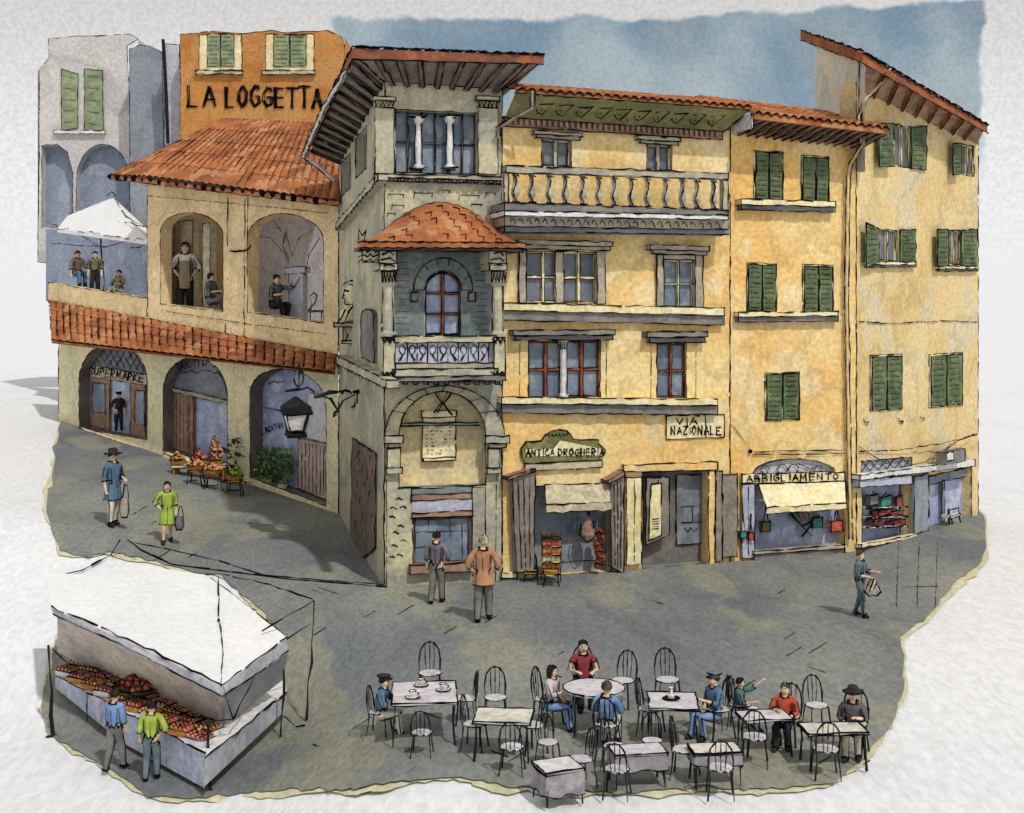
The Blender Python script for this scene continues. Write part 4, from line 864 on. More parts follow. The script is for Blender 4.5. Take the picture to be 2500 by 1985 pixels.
b = MB(); b.prism(f, f.Q([(200, 890), (360, 915), (356, 850), (280, 836), (215, 850)], -.53), -.57, -.53, ink=0)
for k in range(9): b.ink([f.p(212+k*17, 888+k*2.4, -.5), f.p(min(350, 240+k*17), 848+k*1.8, -.5)], INK*.7); b.ink([f.p(222+k*15, 852+k*1, -.5), f.p(min(354, 245+k*15), 893+k*2, -.5)], INK*.7)
b.build('fanlight', GLASSD, g1)
# second bay: cloth canopy with scalloped hem, sliding pane
g2 = bay(f.Q([(394, 1150), (560, 1155), (560, 870), (394, 870)], -.58), GLASSB)
b = MB(); b.prism(f, f.Q([(422, 1095), (466, 1108), (466, 962), (422, 950)], -.5), -.56, -.5, ink=1)
for k in range(4): b.ink([f.p(430+k*9, 1092, -.48), f.p(430+k*9, 958, -.48)], INK*.5, brk=.2)
b.prism(f, f.Q([(462, 1110), (472, 1112), (472, 962), (462, 960)], -.45), -.56, -.45, ink=2); b.build('curtain', BROWN, g2)
b = MB(); b.prism(f, f.Q([(420, 946), (556, 978), (556, 988), (420, 956)], -.4), -.5, -.4, ink=1); b.build('transom', TRIM, g2)
b = MB(); sc_ = [(424, 944), (420, 925), (432, 912), (446, 908), (456, 910), (468, 905), (480, 912), (492, 904), (510, 905), (522, 912), (530, 908), (540, 920), (546, 930), (552, 950), (556, 975)]
b.prism(f, f.Q([(420, 950), (556, 978), (556, 905), (520, 878), (450, 878), (425, 905)], -.5), -.55, -.5, ink=0); b.ink([f.p(x, y, -.47) for x, y in sc_], INK*.9, brk=0); b.build('scalloped_valance', GLASSD, g2)
b = MB(); letters(b, f, 'QULITD', [(432, 905), (470, 893), (508, 892)], 15, r=.018, o=-.02, m=0); b.build('lettering', [INKM], g2); b = MB(); letters(b, f, 'VE', [(516, 894), (544, 908)], 15, r=.018, o=-.02, m=0); b.build('lettering', [INKM], g2)
# third bay
g3 = bay(f.Q([(604, 1250), (800, 1260), (800, 900), (604, 900)], -.58), GLASSB)
b = MB(); b.ink([f.p(630, 992, -.5), f.p(700, 1006, -.5)], INK*1.1, m=0); b.ink([f.p(655, 938, -.5), f.p(668, 930, -.5), f.p(676, 934, -.5), f.p(692, 930, -.5)], INK*.8, m=0); letters(b, f, 'CADTR', [(636, 1064), (662, 1052), (694, 1042)], 12, r=.016, o=-.5, m=0); b.build('lettering', [INKM], g3)
b = MB(); b.prism(f, f.Q([(752, 1068), (796, 1082), (796, 968), (752, 960)], -.45), -.55, -.45, ink=0)
b.build('poster', WHITE, g3)
b = MB(); b.prism(f, f.Q([(728, 1192), (796, 1220), (796, 1082), (728, 1070)], -.4), -.5, -.4, ink=1)
for k in range(7): b.ink([f.p(736+k*9, 1194+k*3, -.38), f.p(736+k*9, 1082+k, -.38)], INK*.8, brk=.12)
b.build('roller_shutter', PINKF if 0 else mat('dusty_pink_paint', (196, 172, 164), (176, 150, 142), (206, 190, 184)), g3)
# tiled skirt roof
b = tiles(f.p(122, 735, .03), f.p(822, 868, .03), f.p(818, 910, 1.0), f.p(126, 830, 1.0), 34, amp=.08, rows=4, inkr=.02)
b.face([f.p(126, 832, .98), f.p(818, 912, .98), f.p(818, 915, .9), f.p(126, 838, .9)]); b.face([f.p(126, 838, .95), f.p(818, 915, .95), f.w(f.sz(818, 890, 0), 0), f.w(f.sz(126, 800, 0), 0)]); b.build('skirt_roof', TILE, Lg.root)
# terrace parapet
b = MB(); b.prism(f, f.Q([(118, 738), (360, 802), (360, 728), (118, 690)], .02), -.3, .02, ink=2); b.build('parapet', LOGW, Lg.root)
ztf = zx(f, 240, 735)
b = MB(); b.face([f.w((sx(f, 100), ztf), -.3), f.w((sA, ztf-.6), -.3), f.w((sA, ztf-.6), -6), f.w((sx(f, 100), ztf), -6)]); b.build('terrace_floor', GREYW, Lg.root)
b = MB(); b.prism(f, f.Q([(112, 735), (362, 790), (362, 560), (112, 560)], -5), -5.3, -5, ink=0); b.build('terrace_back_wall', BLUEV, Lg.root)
# ---------------------------------------------------------------- buildings behind
FO = Face((-15.4, 57), (-7, 57))
Ob = Bld('orange_house', 'orange plastered house with large pen lettering, rising behind the loggia roof', 'house', FO, ORANGE, (-11, 60, 4))
f = FO
for x0, x1 in ((507, 572), (669, 748)):
    b = MB(); b.prism(f, f.R(x0-20, 84, x1+18, 172), 0, .02, ink=1, r=INK*1.2); w_ = b.build('window', CREAM, Ob.root); xm = (x0+x1)/2
    Ob.shutter(x0, 86, xm-1, 162, GREENP, w_, slats=7, o=.08); Ob.shutter(xm+1, 86, x1, 162, GREENP, w_, slats=7, o=.08)
    b = MB(); b.prism(f, f.R(x0-30, 172, x1+20, 181, .2), 0, .2, ink=2, r=INK*1.8); b.build('sill', STR, w_)
b = MB(); letters(b, f, 'LA', [(456, 260), (530, 261)], 48, r=.04, o=.05, m=0, dbl=2.2); b.build('lettering', [INKM], Ob.root); b = MB(); letters(b, f, 'LOGGETTA', [(549, 259), (790, 263)], 48, r=.04, o=.05, m=0, dbl=2.2); b.build('lettering', [INKM], Ob.root)
outer = f.Q([(440, 480), (842, 480), (841, 110), (834, 90), (800, 74), (700, 80), (660, 74), (600, 82), (520, 76), (470, 82), (440, 84)])
for p in outer: pass
Ob.done(outer, 6, roof=False)
FG = Face((-25, 62), (-19, 62)); f = FG
Gb = Bld('grey_house', 'pale grey house with one pair of faded green shutters, at the far left', 'house', FG, GREYW, (-22, 65, 4))
b = MB(); b.prism(f, f.R(146, 168, 252, 318), 0, .02, ink=0); w_ = b.build('window', GREYW, Gb.root)
Gb.shutter(0, 0, 0, 0, GREENP, w_, quad=f.Q([(150, 318), (190, 312), (190, 180), (150, 168)], .08), o=.08, slats=5); Gb.shutter(0, 0, 0, 0, GREENP, w_, quad=f.Q([(206, 318), (252, 326), (250, 172), (206, 168)], .08), o=.08, slats=5)
b = MB(); b.prism(f, f.R(130, 318, 256, 326, .2), 0, .2, ink=2); b.build('sill', WHITE, w_)
ar = [f.arch(62, 182, 560, 560, 420, 420, 350), f.arch(184, 330, 560, 560, 430, 430, 352)]
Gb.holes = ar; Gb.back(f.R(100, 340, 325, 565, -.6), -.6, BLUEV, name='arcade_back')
outer = f.Q([(92, 640), (330, 640), (322, 400), (310, 112), (338, 96), (320, 84), (200, 88), (118, 94), (120, 140), (96, 170), (96, 400)])
Gb.holes = [[f.sz(*p) for p in [(102, 555), (178, 555), (178, 420), (165, 372), (140, 352), (102, 356)]], f.arch(186, 316, 556, 556, 440, 440, 352)]
Gb.done(outer, 6, roof=False, t=.6)
FS = Face((-18.6, 60), (-15.6, 60)); f = FS
S1 = Bld('slate_house', 'narrow blue grey house wall between the pale grey and orange houses', 'house', FS, SLATE, (-17.5, 62, 4))
S1.done(f.Q([(318, 560), (402, 560), (396, 128), (366, 112), (340, 110), (316, 120)]), 5, roof=False)
FS2 = Face((-16.2, 58.4), (-15, 58.4)); f = FS2
S2 = Bld('lilac_house', 'thin strip of a lilac house with a black downpipe beside the orange house', 'house', FS2, LILAC, (-15.6, 60, 4))
b = MB(); P = [f.p(398, 96, .08), f.p(402, 160, .08), f.p(406, 240, .08), f.p(410, 350, .08)]; b.tube(P, .08, 0, 6); b.build('downpipe', METAL, S2.root)
S2.done(f.Q([(402, 520), (446, 520), (438, 110), (402, 106)]), 4, roof=False)
# ---------------------------------------------------------------- signs, plaque, lantern, bust
f = FAB
t = thing('street_sign', 'cream rectangular street name plaque reading VIA NAZIONALE on the yellow wall', 'street sign', f.p(1698, 1070))
b = MB(); b.prism(f, f.R(1627, 1014, 1768, 1070, .04), 0, .04, ink=2, back=True); b.ink([f.p(1722, 1016, .05), f.p(1724, 1066, .05)], INK*.9); b.build('plate', CREAM, t)
b = MB(); letters(b, f, 'VIA', [(1650, 1036), (1706, 1035)], 15, r=.018, o=.055, m=0); b.build('lettering', [INKM], t); b = MB(); letters(b, f, 'NAZIONALE', [(1637, 1060), (1763, 1061)], 19, r=.02, o=.055, m=0); b.build('lettering', [INKM], t)
t = thing('shop_sign', 'green scroll topped shop board lettered ANTICA DROGHERIA', 'shop sign', f.p(1370, 1130))
P = [(1272, 1096), (1284, 1080), (1284, 1078), (1322, 1076), (1332, 1062), (1350, 1052), (1366, 1049), (1384, 1052), (1394, 1062), (1400, 1073), (1462, 1074), (1462, 1084), (1478, 1098), (1478, 1106), (1464, 1118), (1464, 1128), (1284, 1132), (1274, 1116)]
b = MB(); b.prism(f, f.Q(P, .08), 0, .08, ink=2, back=True, r=INK*1.1); b.build('board', OLIVE, t)
b = MB(); b.prism(f, f.Q([(1284, 1114), (1468, 1112), (1468, 1096), (1380, 1078), (1368, 1076), (1352, 1096), (1284, 1097)], .085), .08, .085, ink=0); b.build('inlay', CREAM, t)
b = MB(); letters(b, f, 'ANTICA', [(1284, 1113), (1356, 1113)], 16, r=.017, o=.1, m=0); b.build('lettering', [INKM], t); b = MB(); letters(b, f, 'DROGHERIA', [(1362, 1112), (1477, 1113)], 17, r=.017, o=.1, m=0)
for k in range(6): b.ink([f.p(1336+k*9, 1066-k*(.6), .1), f.p(1340+k*9, 1060-k*.5, .1), f.p(1342+k*9, 1066, .1)], INK*.6, brk=0, m=0)
b.build('lettering', [INKM], t)
t = thing('shop_sign', 'pale lettered shop board ABBIGLIAMENTO below the scrolled iron fanlight', 'shop sign', f.p(1938, 1178))
b = MB(); b.prism(f, f.Q([(1812, 1180), (2062, 1174), (2062, 1152), (1812, 1158)], .1), 0, .1, ink=2, back=True); b.build('board', CREAM, t)
b = MB(); letters(b, f, 'ABBIGLIAMENTO', [(1822, 1176), (2052, 1170)], 15, r=.019, o=.12, m=0); b.build('lettering', [INKM], t)
f = FT
t = thing('hanging_plaque', 'cream inscribed panel hung by a crossed bow under the tower arch', 'plaque', f.p(1073, 1128, -.3))
b = MB(); b.prism(f, f.R(1032, 1008, 1112, 1124, -.24), -.32, -.24, ink=2); b.prism(f, f.R(1030, 1003, 1114, 1018, -.2), -.32, -.2, ink=2); b.prism(f, f.R(1034, 1117, 1112, 1124, -.18), -.24, -.18, ink=1); b.build('panel', CREAM, t)
b = MB()
for k in range(8):
    for j in range(6): 
        x = 1042+j*11+rnd.uniform(-2, 2); y = 1044+k*9
        if rnd.random() < .8: b.ink([f.p(x, y, -.22), f.p(x+rnd.uniform(2, 6), y+rnd.uniform(-2, 2), -.22)], INK*.55, brk=0, m=0)
b.build('inscription', [INKM], t)
b = MB()
for q in ([(1058, 952), (1078, 982), (1060, 1008)], [(1098, 952), (1080, 982), (1098, 1008)], [(1066, 952), (1082, 982), (1068, 1010)], [(1106, 955), (1084, 984), (1104, 1012)]): b.ink([f.p(x, y, -.18) for x, y in q], INK*1.1, brk=0, m=0)
b.build('cord', [INKM], t)
# wall lantern on its bracket
base = FL.p(886, 955, 0); D = base.y
lp = lambda x, y: at(x, y, D-.9)
t = thing('wall_lantern', 'black iron lantern with white panes hanging from a curled wall bracket', 'lantern', base)
b = MB()
b.ink([FL.p(874, 958, .02), lp(820, 958), lp(788, 966), lp(770, 970)], .045, brk=0, m=0); b.ink([FL.p(872, 985, .02), FL.p(872, 956, .02)], .04, brk=0, m=0); b.ink([lp(868, 962), lp(838, 978), lp(826, 1000), lp(822, 1012), lp(814, 1018), lp(815, 1008), lp(824, 1002), lp(808, 975), lp(786, 966)], .03, brk=0, m=0)
b.ink([lp(770, 970), lp(765, 955), lp(752, 946), lp(740, 950), lp(728, 952)], .03, brk=0, m=0); b.ink([lp(700, 954), lp(728, 950), lp(730, 905), lp(729, 890)], .035, brk=0, m=0); b.ink([lp(729+12*math.cos(a), 922+22*math.sin(a)) for a in np.linspace(0, 6.3, 12)], .022, brk=0, m=0); b.ink([FL.p(864, 958, .02), FL.p(866, 990, .03), FL.p(858, 996, .05)], .035, brk=0, m=0); b.build('bracket', [METAL], t)
u = D/3015
c = lp(722, 1056)
def sq(r, z, rot=.35): return [c+V((r*math.cos(rot+math.pi/2*k+.785), r*math.sin(rot+math.pi/2*k+.785), z)) for k in range(4)]
b = MB(); z1, z2, z3 = 48*u, 62*u, 86*u
b.grid([sq(.5, z1+.02), sq(.52, z2), sq(.32, z2+.12), sq(.04, z3)], closed=True); b.build('cap', METAL, t)
b = MB(); b.grid([sq(.25, .05), sq(.42, z1)], closed=True); b.build('pane', WHITE, t)
b = MB()
for a_, c_ in zip(sq(.26, .02), sq(.44, z1+.02)): b.ink([a_, c_], .035, brk=0, m=0)
b.ink(sq(.27, .03), .04, True, brk=0, m=0); b.ink(sq(.3, -.06), .05, True, brk=0, m=0); b.ink(sq(.5, z1+.02), .05, True, brk=0, m=0); b.build('frame', [METAL], t)
# carved bust on the side wall of the tower
bb = FL.p(850, 800, .0)
t = thing('stone_bust', 'carved stone bust in profile on a wall bracket at the side of the tower', 'bust', bb)
u = bb.y/3015*1.16; cB_ = at(850, 788, bb.y-.75)
def bp(x, y, o=0): return at(858+(x-850)*1.18, 790+(y-790)*1.12, bb.y-.75+o)
b = MB(); n = 16
hd = bp(852, 726); b.lathe(hd, [(.001, -17*u), (9*u, -15*u), (13*u, -7*u), (14.5*u, 2*u), (13*u, 12*u), (8*u, 18*u), (.001, 20*u)], 12)
b.lathe(bp(848, 718), [(.001, -4*u), (2.5*u, -4*u), (2*u, 2*u), (.001, 4*u)], 6)
b.tube([bp(838, 724, -.05), bp(833, 730, -.05), bp(838, 733, -.05)], 2.4*u, 0, 6); b.tube([bp(856, 738), bp(858, 758)], 9*u, 0, 10)
b.lathe(bp(852, 792), [(14*u, 0), (22*u, 6*u), (26*u, 18*u), (24*u, 28*u), (14*u, 36*u), (.01, 40*u)], 14, sy=.7)
fr = -.45
for P in ([(833, 706), (838, 700), (850, 696), (864, 696), (874, 704), (880, 716), (878, 730), (882, 742)], [(836, 716), (833, 728), (831, 734), (837, 736), (835, 742), (839, 748), (850, 748)], [(846, 704), (858, 708), (866, 704)], [(868, 715), (872, 726), (864, 736)], [(838, 718), (844, 719)], [(852, 745), (836, 762), (828, 780), (820, 790), (870, 785), (884, 765), (880, 745)], [(862, 742), (844, 765), (836, 785)], [(872, 745), (866, 762), (870, 780)], [(832, 790), (880, 775)]):
    b.ink([bp(x, y, fr) for x, y in P], INK*1.3, brk=0)
b.build('bust', CREAM, t, smooth=True)
b = MB(); b.box(bp(845, 793), (56*u, .7, 8*u)); b.box(bp(850, 812, .1), (30*u, .5, 26*u)); b.box(bp(850, 830, .1), (34*u, .55, 5*u))
b.ink([bp(836, 800, fr), bp(842, 815, fr), bp(838, 828, fr)], INK*1.2); b.ink([bp(866, 800, fr), bp(862, 818, fr), bp(864, 838, fr)], INK*1.2); b.build('bracket', STONE, t)
# white market tent on the terrace
f = FLG
t = thing('market_tent', 'white sketched market tent with a pointed top on the upper terrace', 'tent', f.p(245, 700, -2.5))
b = MB(); o = -1.6
tp = f.p(276, 482, -2.6); tq = f.p(166, 526, -2.6); c4 = [f.p(140, 558, o), f.p(362, 588, o), f.p(372, 570, -4.2), f.p(150, 545, -4.2)]
b.face([c4[0], c4[1], tp, tq]); b.face([c4[1], c4[2], tp]); b.face([c4[2], c4[3], tq, tp]); b.face([c4[3], c4[0], tq]); b.grid([[c4[0], c4[1], c4[2]], [p-V((0, 0, .16)) for p in c4[:3]]])
for q in ([tq, f.p(205, 512, -2.55), f.p(255, 494, -2.55), tp, f.p(310, 530, -2.1), f.p(355, 555, o)], [c4[0], c4[1]], [f.p(110, 540, o), f.p(140, 552, o)], [f.p(200, 530, -2.2), f.p(290, 540, -2.0), f.p(360, 556, o)], [f.p(262, 478, -2.6), f.p(272, 468, -2.6), f.p(282, 480, -2.6)]): b.ink(q, INK, brk=.15, amp=.03)
b.build('canopy', CANVAS, t)
for x, y0, y1 in ((245, 575, 640), (252, 640, 720)): b = MB(); b.ink([f.p(x, y0, -2), f.p(x+3, y1, -2)], INK*1.6, brk=0, m=0); b.build('pole', [METAL], t)
b = MB()
for q in ([(172, 560), (205, 578), (245, 602)], [(248, 604), (290, 594), (350, 580)], [(130, 594), (200, 600), (260, 602)], [(320, 604), (345, 602), (362, 590)]): b.ink([f.p(x, y, -2) for x, y in q], INK*1.2, brk=.05, m=0)
b.build('strut', [METAL], t)
# fruit stands in front of the arcade
FR = [ORNG, RED, PINKF, LEAFL, LEAFD, WICK]
def stand(px, py, hpx, wpx, lab):
    p = G(px, py); u = p.y/3015; t = local('display_stool', lab, 'stool', p, 0); w_, h_ = wpx*u, hpx*u
    b = MB(); b.box((0, 0, h_), (w_, w_*.8, .05)); b.build('seat', WICK, t)
    for sx_ in (-1, 1):
        for sy in (-1, 1): b = MB(); b.ink([(sx_*w_*.55, sy*w_*.42, 0), (sx_*w_*.38, sy*w_*.3, h_)], .022, brk=0, m=0); b.build('leg', [METAL], t)
    b = MB(); b.ink([(-w_*.45, -w_*.35, h_*.45), (w_*.45, -w_*.35, h_*.45)], .018, brk=0, m=0); b.build('stretcher', [METAL], t)
    return p+V((0, 0, h_+.025)), u
def heap(p, wpx, hpx, u, m, lab, cat='basket', bm=WICK, n=16):
    t = local('produce_basket', lab, cat, p); w_ = wpx*u*1.25; hpx *= 1.25; n = int(n*1.7); b = MB(); b.lathe((0, 0, 0), [(w_*.36, 0), (w_*.5, .2*w_), (w_*.52, .26*w_), (w_*.46, .22*w_), (.01, .2*w_)], 10, sy=.8); b.ink([(w_*.5*math.cos(a), -.4*w_*abs(math.sin(a)), .26*w_) for a in np.linspace(0, math.pi, 9)], INK*.9); b.build('basket', bm, t)
    b = MB()
    for k in range(n):
        a = rnd.uniform(0, 6.28); r = w_*.38*math.sqrt(rnd.random()); z = .24*w_+(hpx*u)*(1-r/(w_*.45))*rnd.uniform(.4, 1)
        q = V((r*math.cos(a), r*math.sin(a)*.8, z)); rr = w_*.1*rnd.uniform(.8, 1.2); b.blob(q, rr, 0, 6)
        if q.y < .05: b.ink([q+V((rr*math.cos(s), -rr*.7, rr*math.sin(s))) for s in np.linspace(rnd.uniform(0, 3), rnd.uniform(4, 6), 6)], INK*.7, brk=0)
    ob = b.build('produce', m, t); return t
for px, py, w_, m, lab, labs in ((478, 1188, 34, ORNG, 'basket of brown and orange produce on the stool nearest the second arch', 'low dark legged stool under the brown produce, first of the row'), (520, 1200, 36, ORNG, 'basket heaped with orange fruit on the middle stool of the produce row', 'low dark legged stool under the orange fruit, middle of the row'), (573, 1212, 34, LEAFL, 'basket of bright green salad on the last stool before the third arch', 'low dark legged stool under the green salad, last of the row')):
    p, u = stand(px, py, 38, w_, labs); heap(p, w_*1.1, 18, u, m, lab)
p = G(500, 1172); u = p.y/3015
t = local('produce_bench', 'long low bench of orange crates behind the display stools', 'bench', p); b = MB(); b.box((-.15, 0, .5), (1.9, .6, .08)); b.build('bench_top', CREAM, t)
for x in (-1, .7): b = MB(); b.box((x, 0, .23), (.1, .5, .46)); b.build('leg', WICK, t)
for k, (dx, dz, w_, h_, m, lab) in enumerate(((-.95, .55, 34, 22, ORNG, 'wide basket of orange and pink fruit at the left end of the bench'), (-.2, .55, 36, 22, RED, 'basket of reddish fruit at the middle of the bench'), (.38, .55, 34, 62, ORNG, 'tall orange pyramid of fruit in a basket, highest of the stall'))): heap(p+V((dx, 0, dz)), w_, h_, u, m, lab, n=26 if h_ > 50 else 18)
p = G(582, 1176); u = p.y/3015
def plant(p, h_, r, m, lab, n=90, pot=WICK):
    t = local('potted_plant', lab, 'plant', p); b = MB(); b.lathe((0, 0, 0), [(r*.4, 0), (r*.55, h_*.25), (r*.6, h_*.27), (.01, h_*.25)], 9); b.ink([(r*.5*math.cos(a), -r*.5*abs(math.sin(a)), h_*.27) for a in np.linspace(0, math.pi, 7)], INK); b.build('pot', pot, t)
    b = MB()
    for k in range(n):
        a = rnd.uniform(0, 6.28); rr = r*math.sqrt(rnd.random()); z = h_*.25+h_*.75*rnd.random(); rr *= .5+.8*math.sin(math.pi*min(1, (z/h_-.2)*1.05)); q = V((rr*math.cos(a), rr*math.sin(a), z)); d = V((rnd.gauss(0, 1), rnd.gauss(0, 1), rnd.gauss(.4, 1))).normalized()*.2; e = d.cross(V((rnd.random(), rnd.random(), 1))).normalized()*.1
        b.face([q, q+d*.5+e, q+d, q+d*.5-e]) 
        if k % 9 == 0: b.ink([q, q+d*1.3], INK*.6, brk=0)
    b.build('foliage', m, t); return t
plant(p+V((0, 0, 0)), 105*u, 26*u, LEAFD, 'dark green bushy potted plant standing behind the fruit at the pier', 90)
f = FLG
for x, y, h_, m, lab in ((652, 1182, 100, LEAF, 'tall leafy plant at the left side of the third arch'), (690, 1196, 112, LEAF, 'tallest leafy plant in the middle of the third arch'), (722, 1190, 80, LEAFL, 'lighter leafy plant beside the pink shutter of the third arch')):
    p = G(x, y+14); u = p.y/3015; plant(p, h_*u, 22*u, m, lab, 150, CREAM)
# in front of the drogheria
f = FAB
def goods(px, py, lab, o=.5, shelves=((RED, 0), (ORNG, 0), (WHITE, 0))):
    pass
p = G(1345, 1424); u = p.y/3015
t = local('goods_rack', 'tall narrow rack of colourful goods beside the drogheria doorway', 'rack', p)
b = MB()
for x in (-.24, .24): b.ink([(x, -.15, 0), (x, -.15, 1.25)], .02, brk=0, m=0)
b.build('upright', [METAL], t)
for k, m in enumerate((WICK, CREAM, ORNG, RED, HAIRB)):
    z = .35+k*.2; b = MB(); b.box((0, 0, z), (.5, .3, .03), ink=False)
    for j in range(4): b.blob((-.18+j*.12, -.04, z+.09), .08, 0)
    b.ink([(-.24, -.17, z), (-.08, -.18, z+.03), (.1, -.17, z-.02), (.24, -.17, z)], INK); b.build('shelf', m, t)
for px, py, w_, h_, lab in ((1296, 1425, 32, 28, 'small orange stool with dark legs at the foot of the grey shutter'), (1345, 1436, 36, 40, 'orange seated stool with long dark legs in front of the goods rack')):
    stand(px, py, h_, w_, lab)
p = G(1298, 1420)
t = local('wicker_chair', 'small dark arched wicker chair back against the grey shutter', 'chair', p+V((0, 0, .3))); b = MB(); u = p.y/3015; b.ink([(-12*u, 0, 0), (-12*u, 0, 28*u), (-6*u, 0, 42*u), (4*u, 0, 44*u), (12*u, 0, 30*u), (12*u, 0, 0)], .03, brk=0, m=0)
for k in range(4): b.ink([((-8+5*k)*u, 0, 0), ((-8+5*k)*u, 0, 36*u)], .02, brk=0, m=0)
b.build('backrest', [METAL], t); b = MB(); b.box((0, -.15, 0), (26*u, .35, .05)); b.build('seat', BROWN, t)
hp = f.p(1435, 1275, .25)
t = thing('hanging_ham', 'pinkish cured ham hanging in the drogheria window', 'ham', hp)
b = MB(); b.lathe(hp+V((0, 0, -.52)), [(.001, 0), (.12, .05), (.2, .2), (.17, .4), (.08, .55), (.04, .68), (.001, .7)], 10, sy=.7); b.ink([hp+V((-.18, -.1, -.05)), hp+V((-.22, -.1, -.3)), hp+V((-.02, -.15, -.5)), hp+V((.2, -.1, -.35)), hp+V((.12, -.1, .05))], INK*1.2); b.ink([hp+V((0, 0, .1)), hp+V((.02, 0, .35))], INK); b.build('ham', BROWN, t)
hp = f.p(1462, 1330, .25)
t = thing('sausage_string', 'string of dark red sausages hanging beside the ham', 'sausages', hp); b = MB()
for k in range(6): b.blob(hp+V((.06*math.sin(k*2), 0, .3-k*.16)), .12, 0, sz=1.2); b.ink([hp+V((-.1, -.12, .3-k*.16)), hp+V((.06*math.sin(k), -.13, .36-k*.16)), hp+V((.1, -.12, .3-k*.16))], INK)
b.build('sausages', WOODR, t)
# bags of the clothing shop
TEAL = mat('teal_leather', (74, 136, 124), (60, 116, 108), scale=3); CORAL = mat('coral_cloth', (206, 104, 84), (186, 84, 70), scale=3); MAROON = mat('maroon_cloth', (150, 82, 76), (126, 66, 64), scale=3)
def bag(f_, x, y, w_, h_, m, lab, o=.12, strap=26):
    a = f_.p(x, y, o); u = a.y/3015; t = thing('handbag', lab, 'bag', a)
    b = MB(); b.prism(f_, f_.R(x-w_/2, y-h_, x+w_/2, y, o), o-.12, o, ink=2); b.build('body', m, t)
    b = MB(); b.ink([f_.p(x-w_*.3, y-h_, o), f_.p(x-w_*.05, y-h_-strap, o-.04), f_.p(x+w_*.3, y-h_, o)], INK*.9, brk=0, m=0); b.build('strap', [INKM], t)
bag(FAB, 1815, 1314, 16, 16, TEAL, 'teal handbag hanging on the left of the clothing shop door', o=.2, strap=44); bag(FAB, 1834, 1318, 11, 18, CORAL, 'small coral handbag hanging next to the teal one', o=.2, strap=44)
bag(FAB, 1870, 1298, 20, 24, OLIVE, 'olive handbag just inside the clothing shop opening', o=-.1, strap=40); bag(FAB, 1996, 1288, 24, 24, TEAL, 'green bag lying on the clothing shop table', o=-.1, strap=4)
bag(FAB, 2044, 1298, 26, 26, CORAL, 'coral red bag beside the pipe at the clothing shop', o=-.05, strap=36)
t = thing('folding_table', 'dark folding trestle with slanted top in the clothing shop window', 'table', FAB.p(1965, 1310, -.2)); b = MB()
b.face([FAB.p(1925, 1255, -.1), FAB.p(1958, 1282, -.1), FAB.p(2000, 1258, -.2), FAB.p(1998, 1250, -.2)]); b.ink([FAB.p(1924, 1252, -.1), FAB.p(1960, 1284, -.1), FAB.p(2002, 1258, -.2)], INK*1.3)
for k in range(5): b.ink([FAB.p(1932+k*14, 1252, -.1), FAB.p(1950+k*9, 1274-k, -.1)], INK*.8)
b.build('table_top', TRIMD, t); b = MB(); b.ink([FAB.p(1996, 1262, -.1), FAB.p(1958, 1308, -.1)], .025, brk=0, m=0); b.ink([FAB.p(1958, 1284, -.1), FAB.p(1982, 1308, -.1)], .02, brk=0, m=0); b.build('leg', [METAL], t)
GR = [((2134, 1232), TRIMD, 'grey bag on the top shelf of the lilac blue shop', 20), ((2164, 1236), TEAL, 'teal green bag in the middle of the top shelf of the lilac blue shop', 26), ((2196, 1236), MAROON, 'maroon bag at the right end of the top shelf of the lilac blue shop', 16)]
for (x, y), m, lab, w_ in GR: bag(FC, x, y, w_, 24, m, lab, o=-.12, strap=10)
for (x, y), lab in (((2160, 1258), 'folded maroon cloth on the middle shelf, left pile'), ((2190, 1262), 'folded maroon cloth on the middle shelf, right pile'), ((2148, 1280), 'folded maroon cloth on the low shelf, left pile'), ((2196, 1284), 'folded maroon cloth on the low shelf, right pile')):
    a = FC.p(x, y, -.1); t = thing('folded_cloth', lab, 'cloth', a); b = MB(); b.prism(FC, FC.R(x-15, y-13, x+15, y, -.1), -.3, -.1, ink=1)
    b.ink([FC.p(x-14, y-5, -.09), FC.p(x, y-8, -.09), FC.p(x+14, y-5, -.09)], INK*.7); b.build('pile', MAROON, t)
t = thing('display_shelf', 'white three tier display shelf in the lilac blue shop window', 'shelf', FC.p(2165, 1320, -.2)); b = MB()
for y in (1238, 1262, 1286): b.prism(FC, FC.Q([(2116, y+4), (2216, y), (2216, y-2), (2116, y+1)], -.06), -.38, -.06, ink=1)
b.build('shelf_board', WHITE, t)
t = thing('box_lamp', 'grey box shaped lamp hanging above the last shop on the right', 'lamp', FC.p(2332, 1128, .4)); b = MB(); b.prism(FC, FC.R(2308, 1100, 2356, 1130, .6), .3, .6, ink=2); b.build('housing', TRIMD, t); b = MB(); b.prism(FC, FC.R(2312, 1104, 2328, 1124, .62), .6, .62, ink=1); b.build('lens', WHITE, t)
b = MB(); b.ink([FC.p(2308, 1100, .5), FC.p(2340, 1075, .4), FC.p(2386, 1058, .2)], INK, brk=0, m=0); b.build('cord', [INKM], t)
t = thing('iron_chair', 'dark wire chair standing in the doorway of the last shop', 'chair', FC.p(2335, 1280, .2)); b = MB()
for P in ([(2316, 1245), (2318, 1278)], [(2316, 1245), (2340, 1240), (2344, 1272)], [(2322, 1262), (2346, 1256)], [(2322, 1262), (2326, 1282)], [(2340, 1258), (2346, 1276)]): b.ink([FC.p(x, y, .2) for x, y in P], INK*1.5, brk=0, m=0)
b.build('frame', [METAL], t); b = MB(); b.prism(FC, FC.R(2320, 1256, 2344, 1262, .3), 0, .3, ink=1); b.build('seat', WHITE, t)
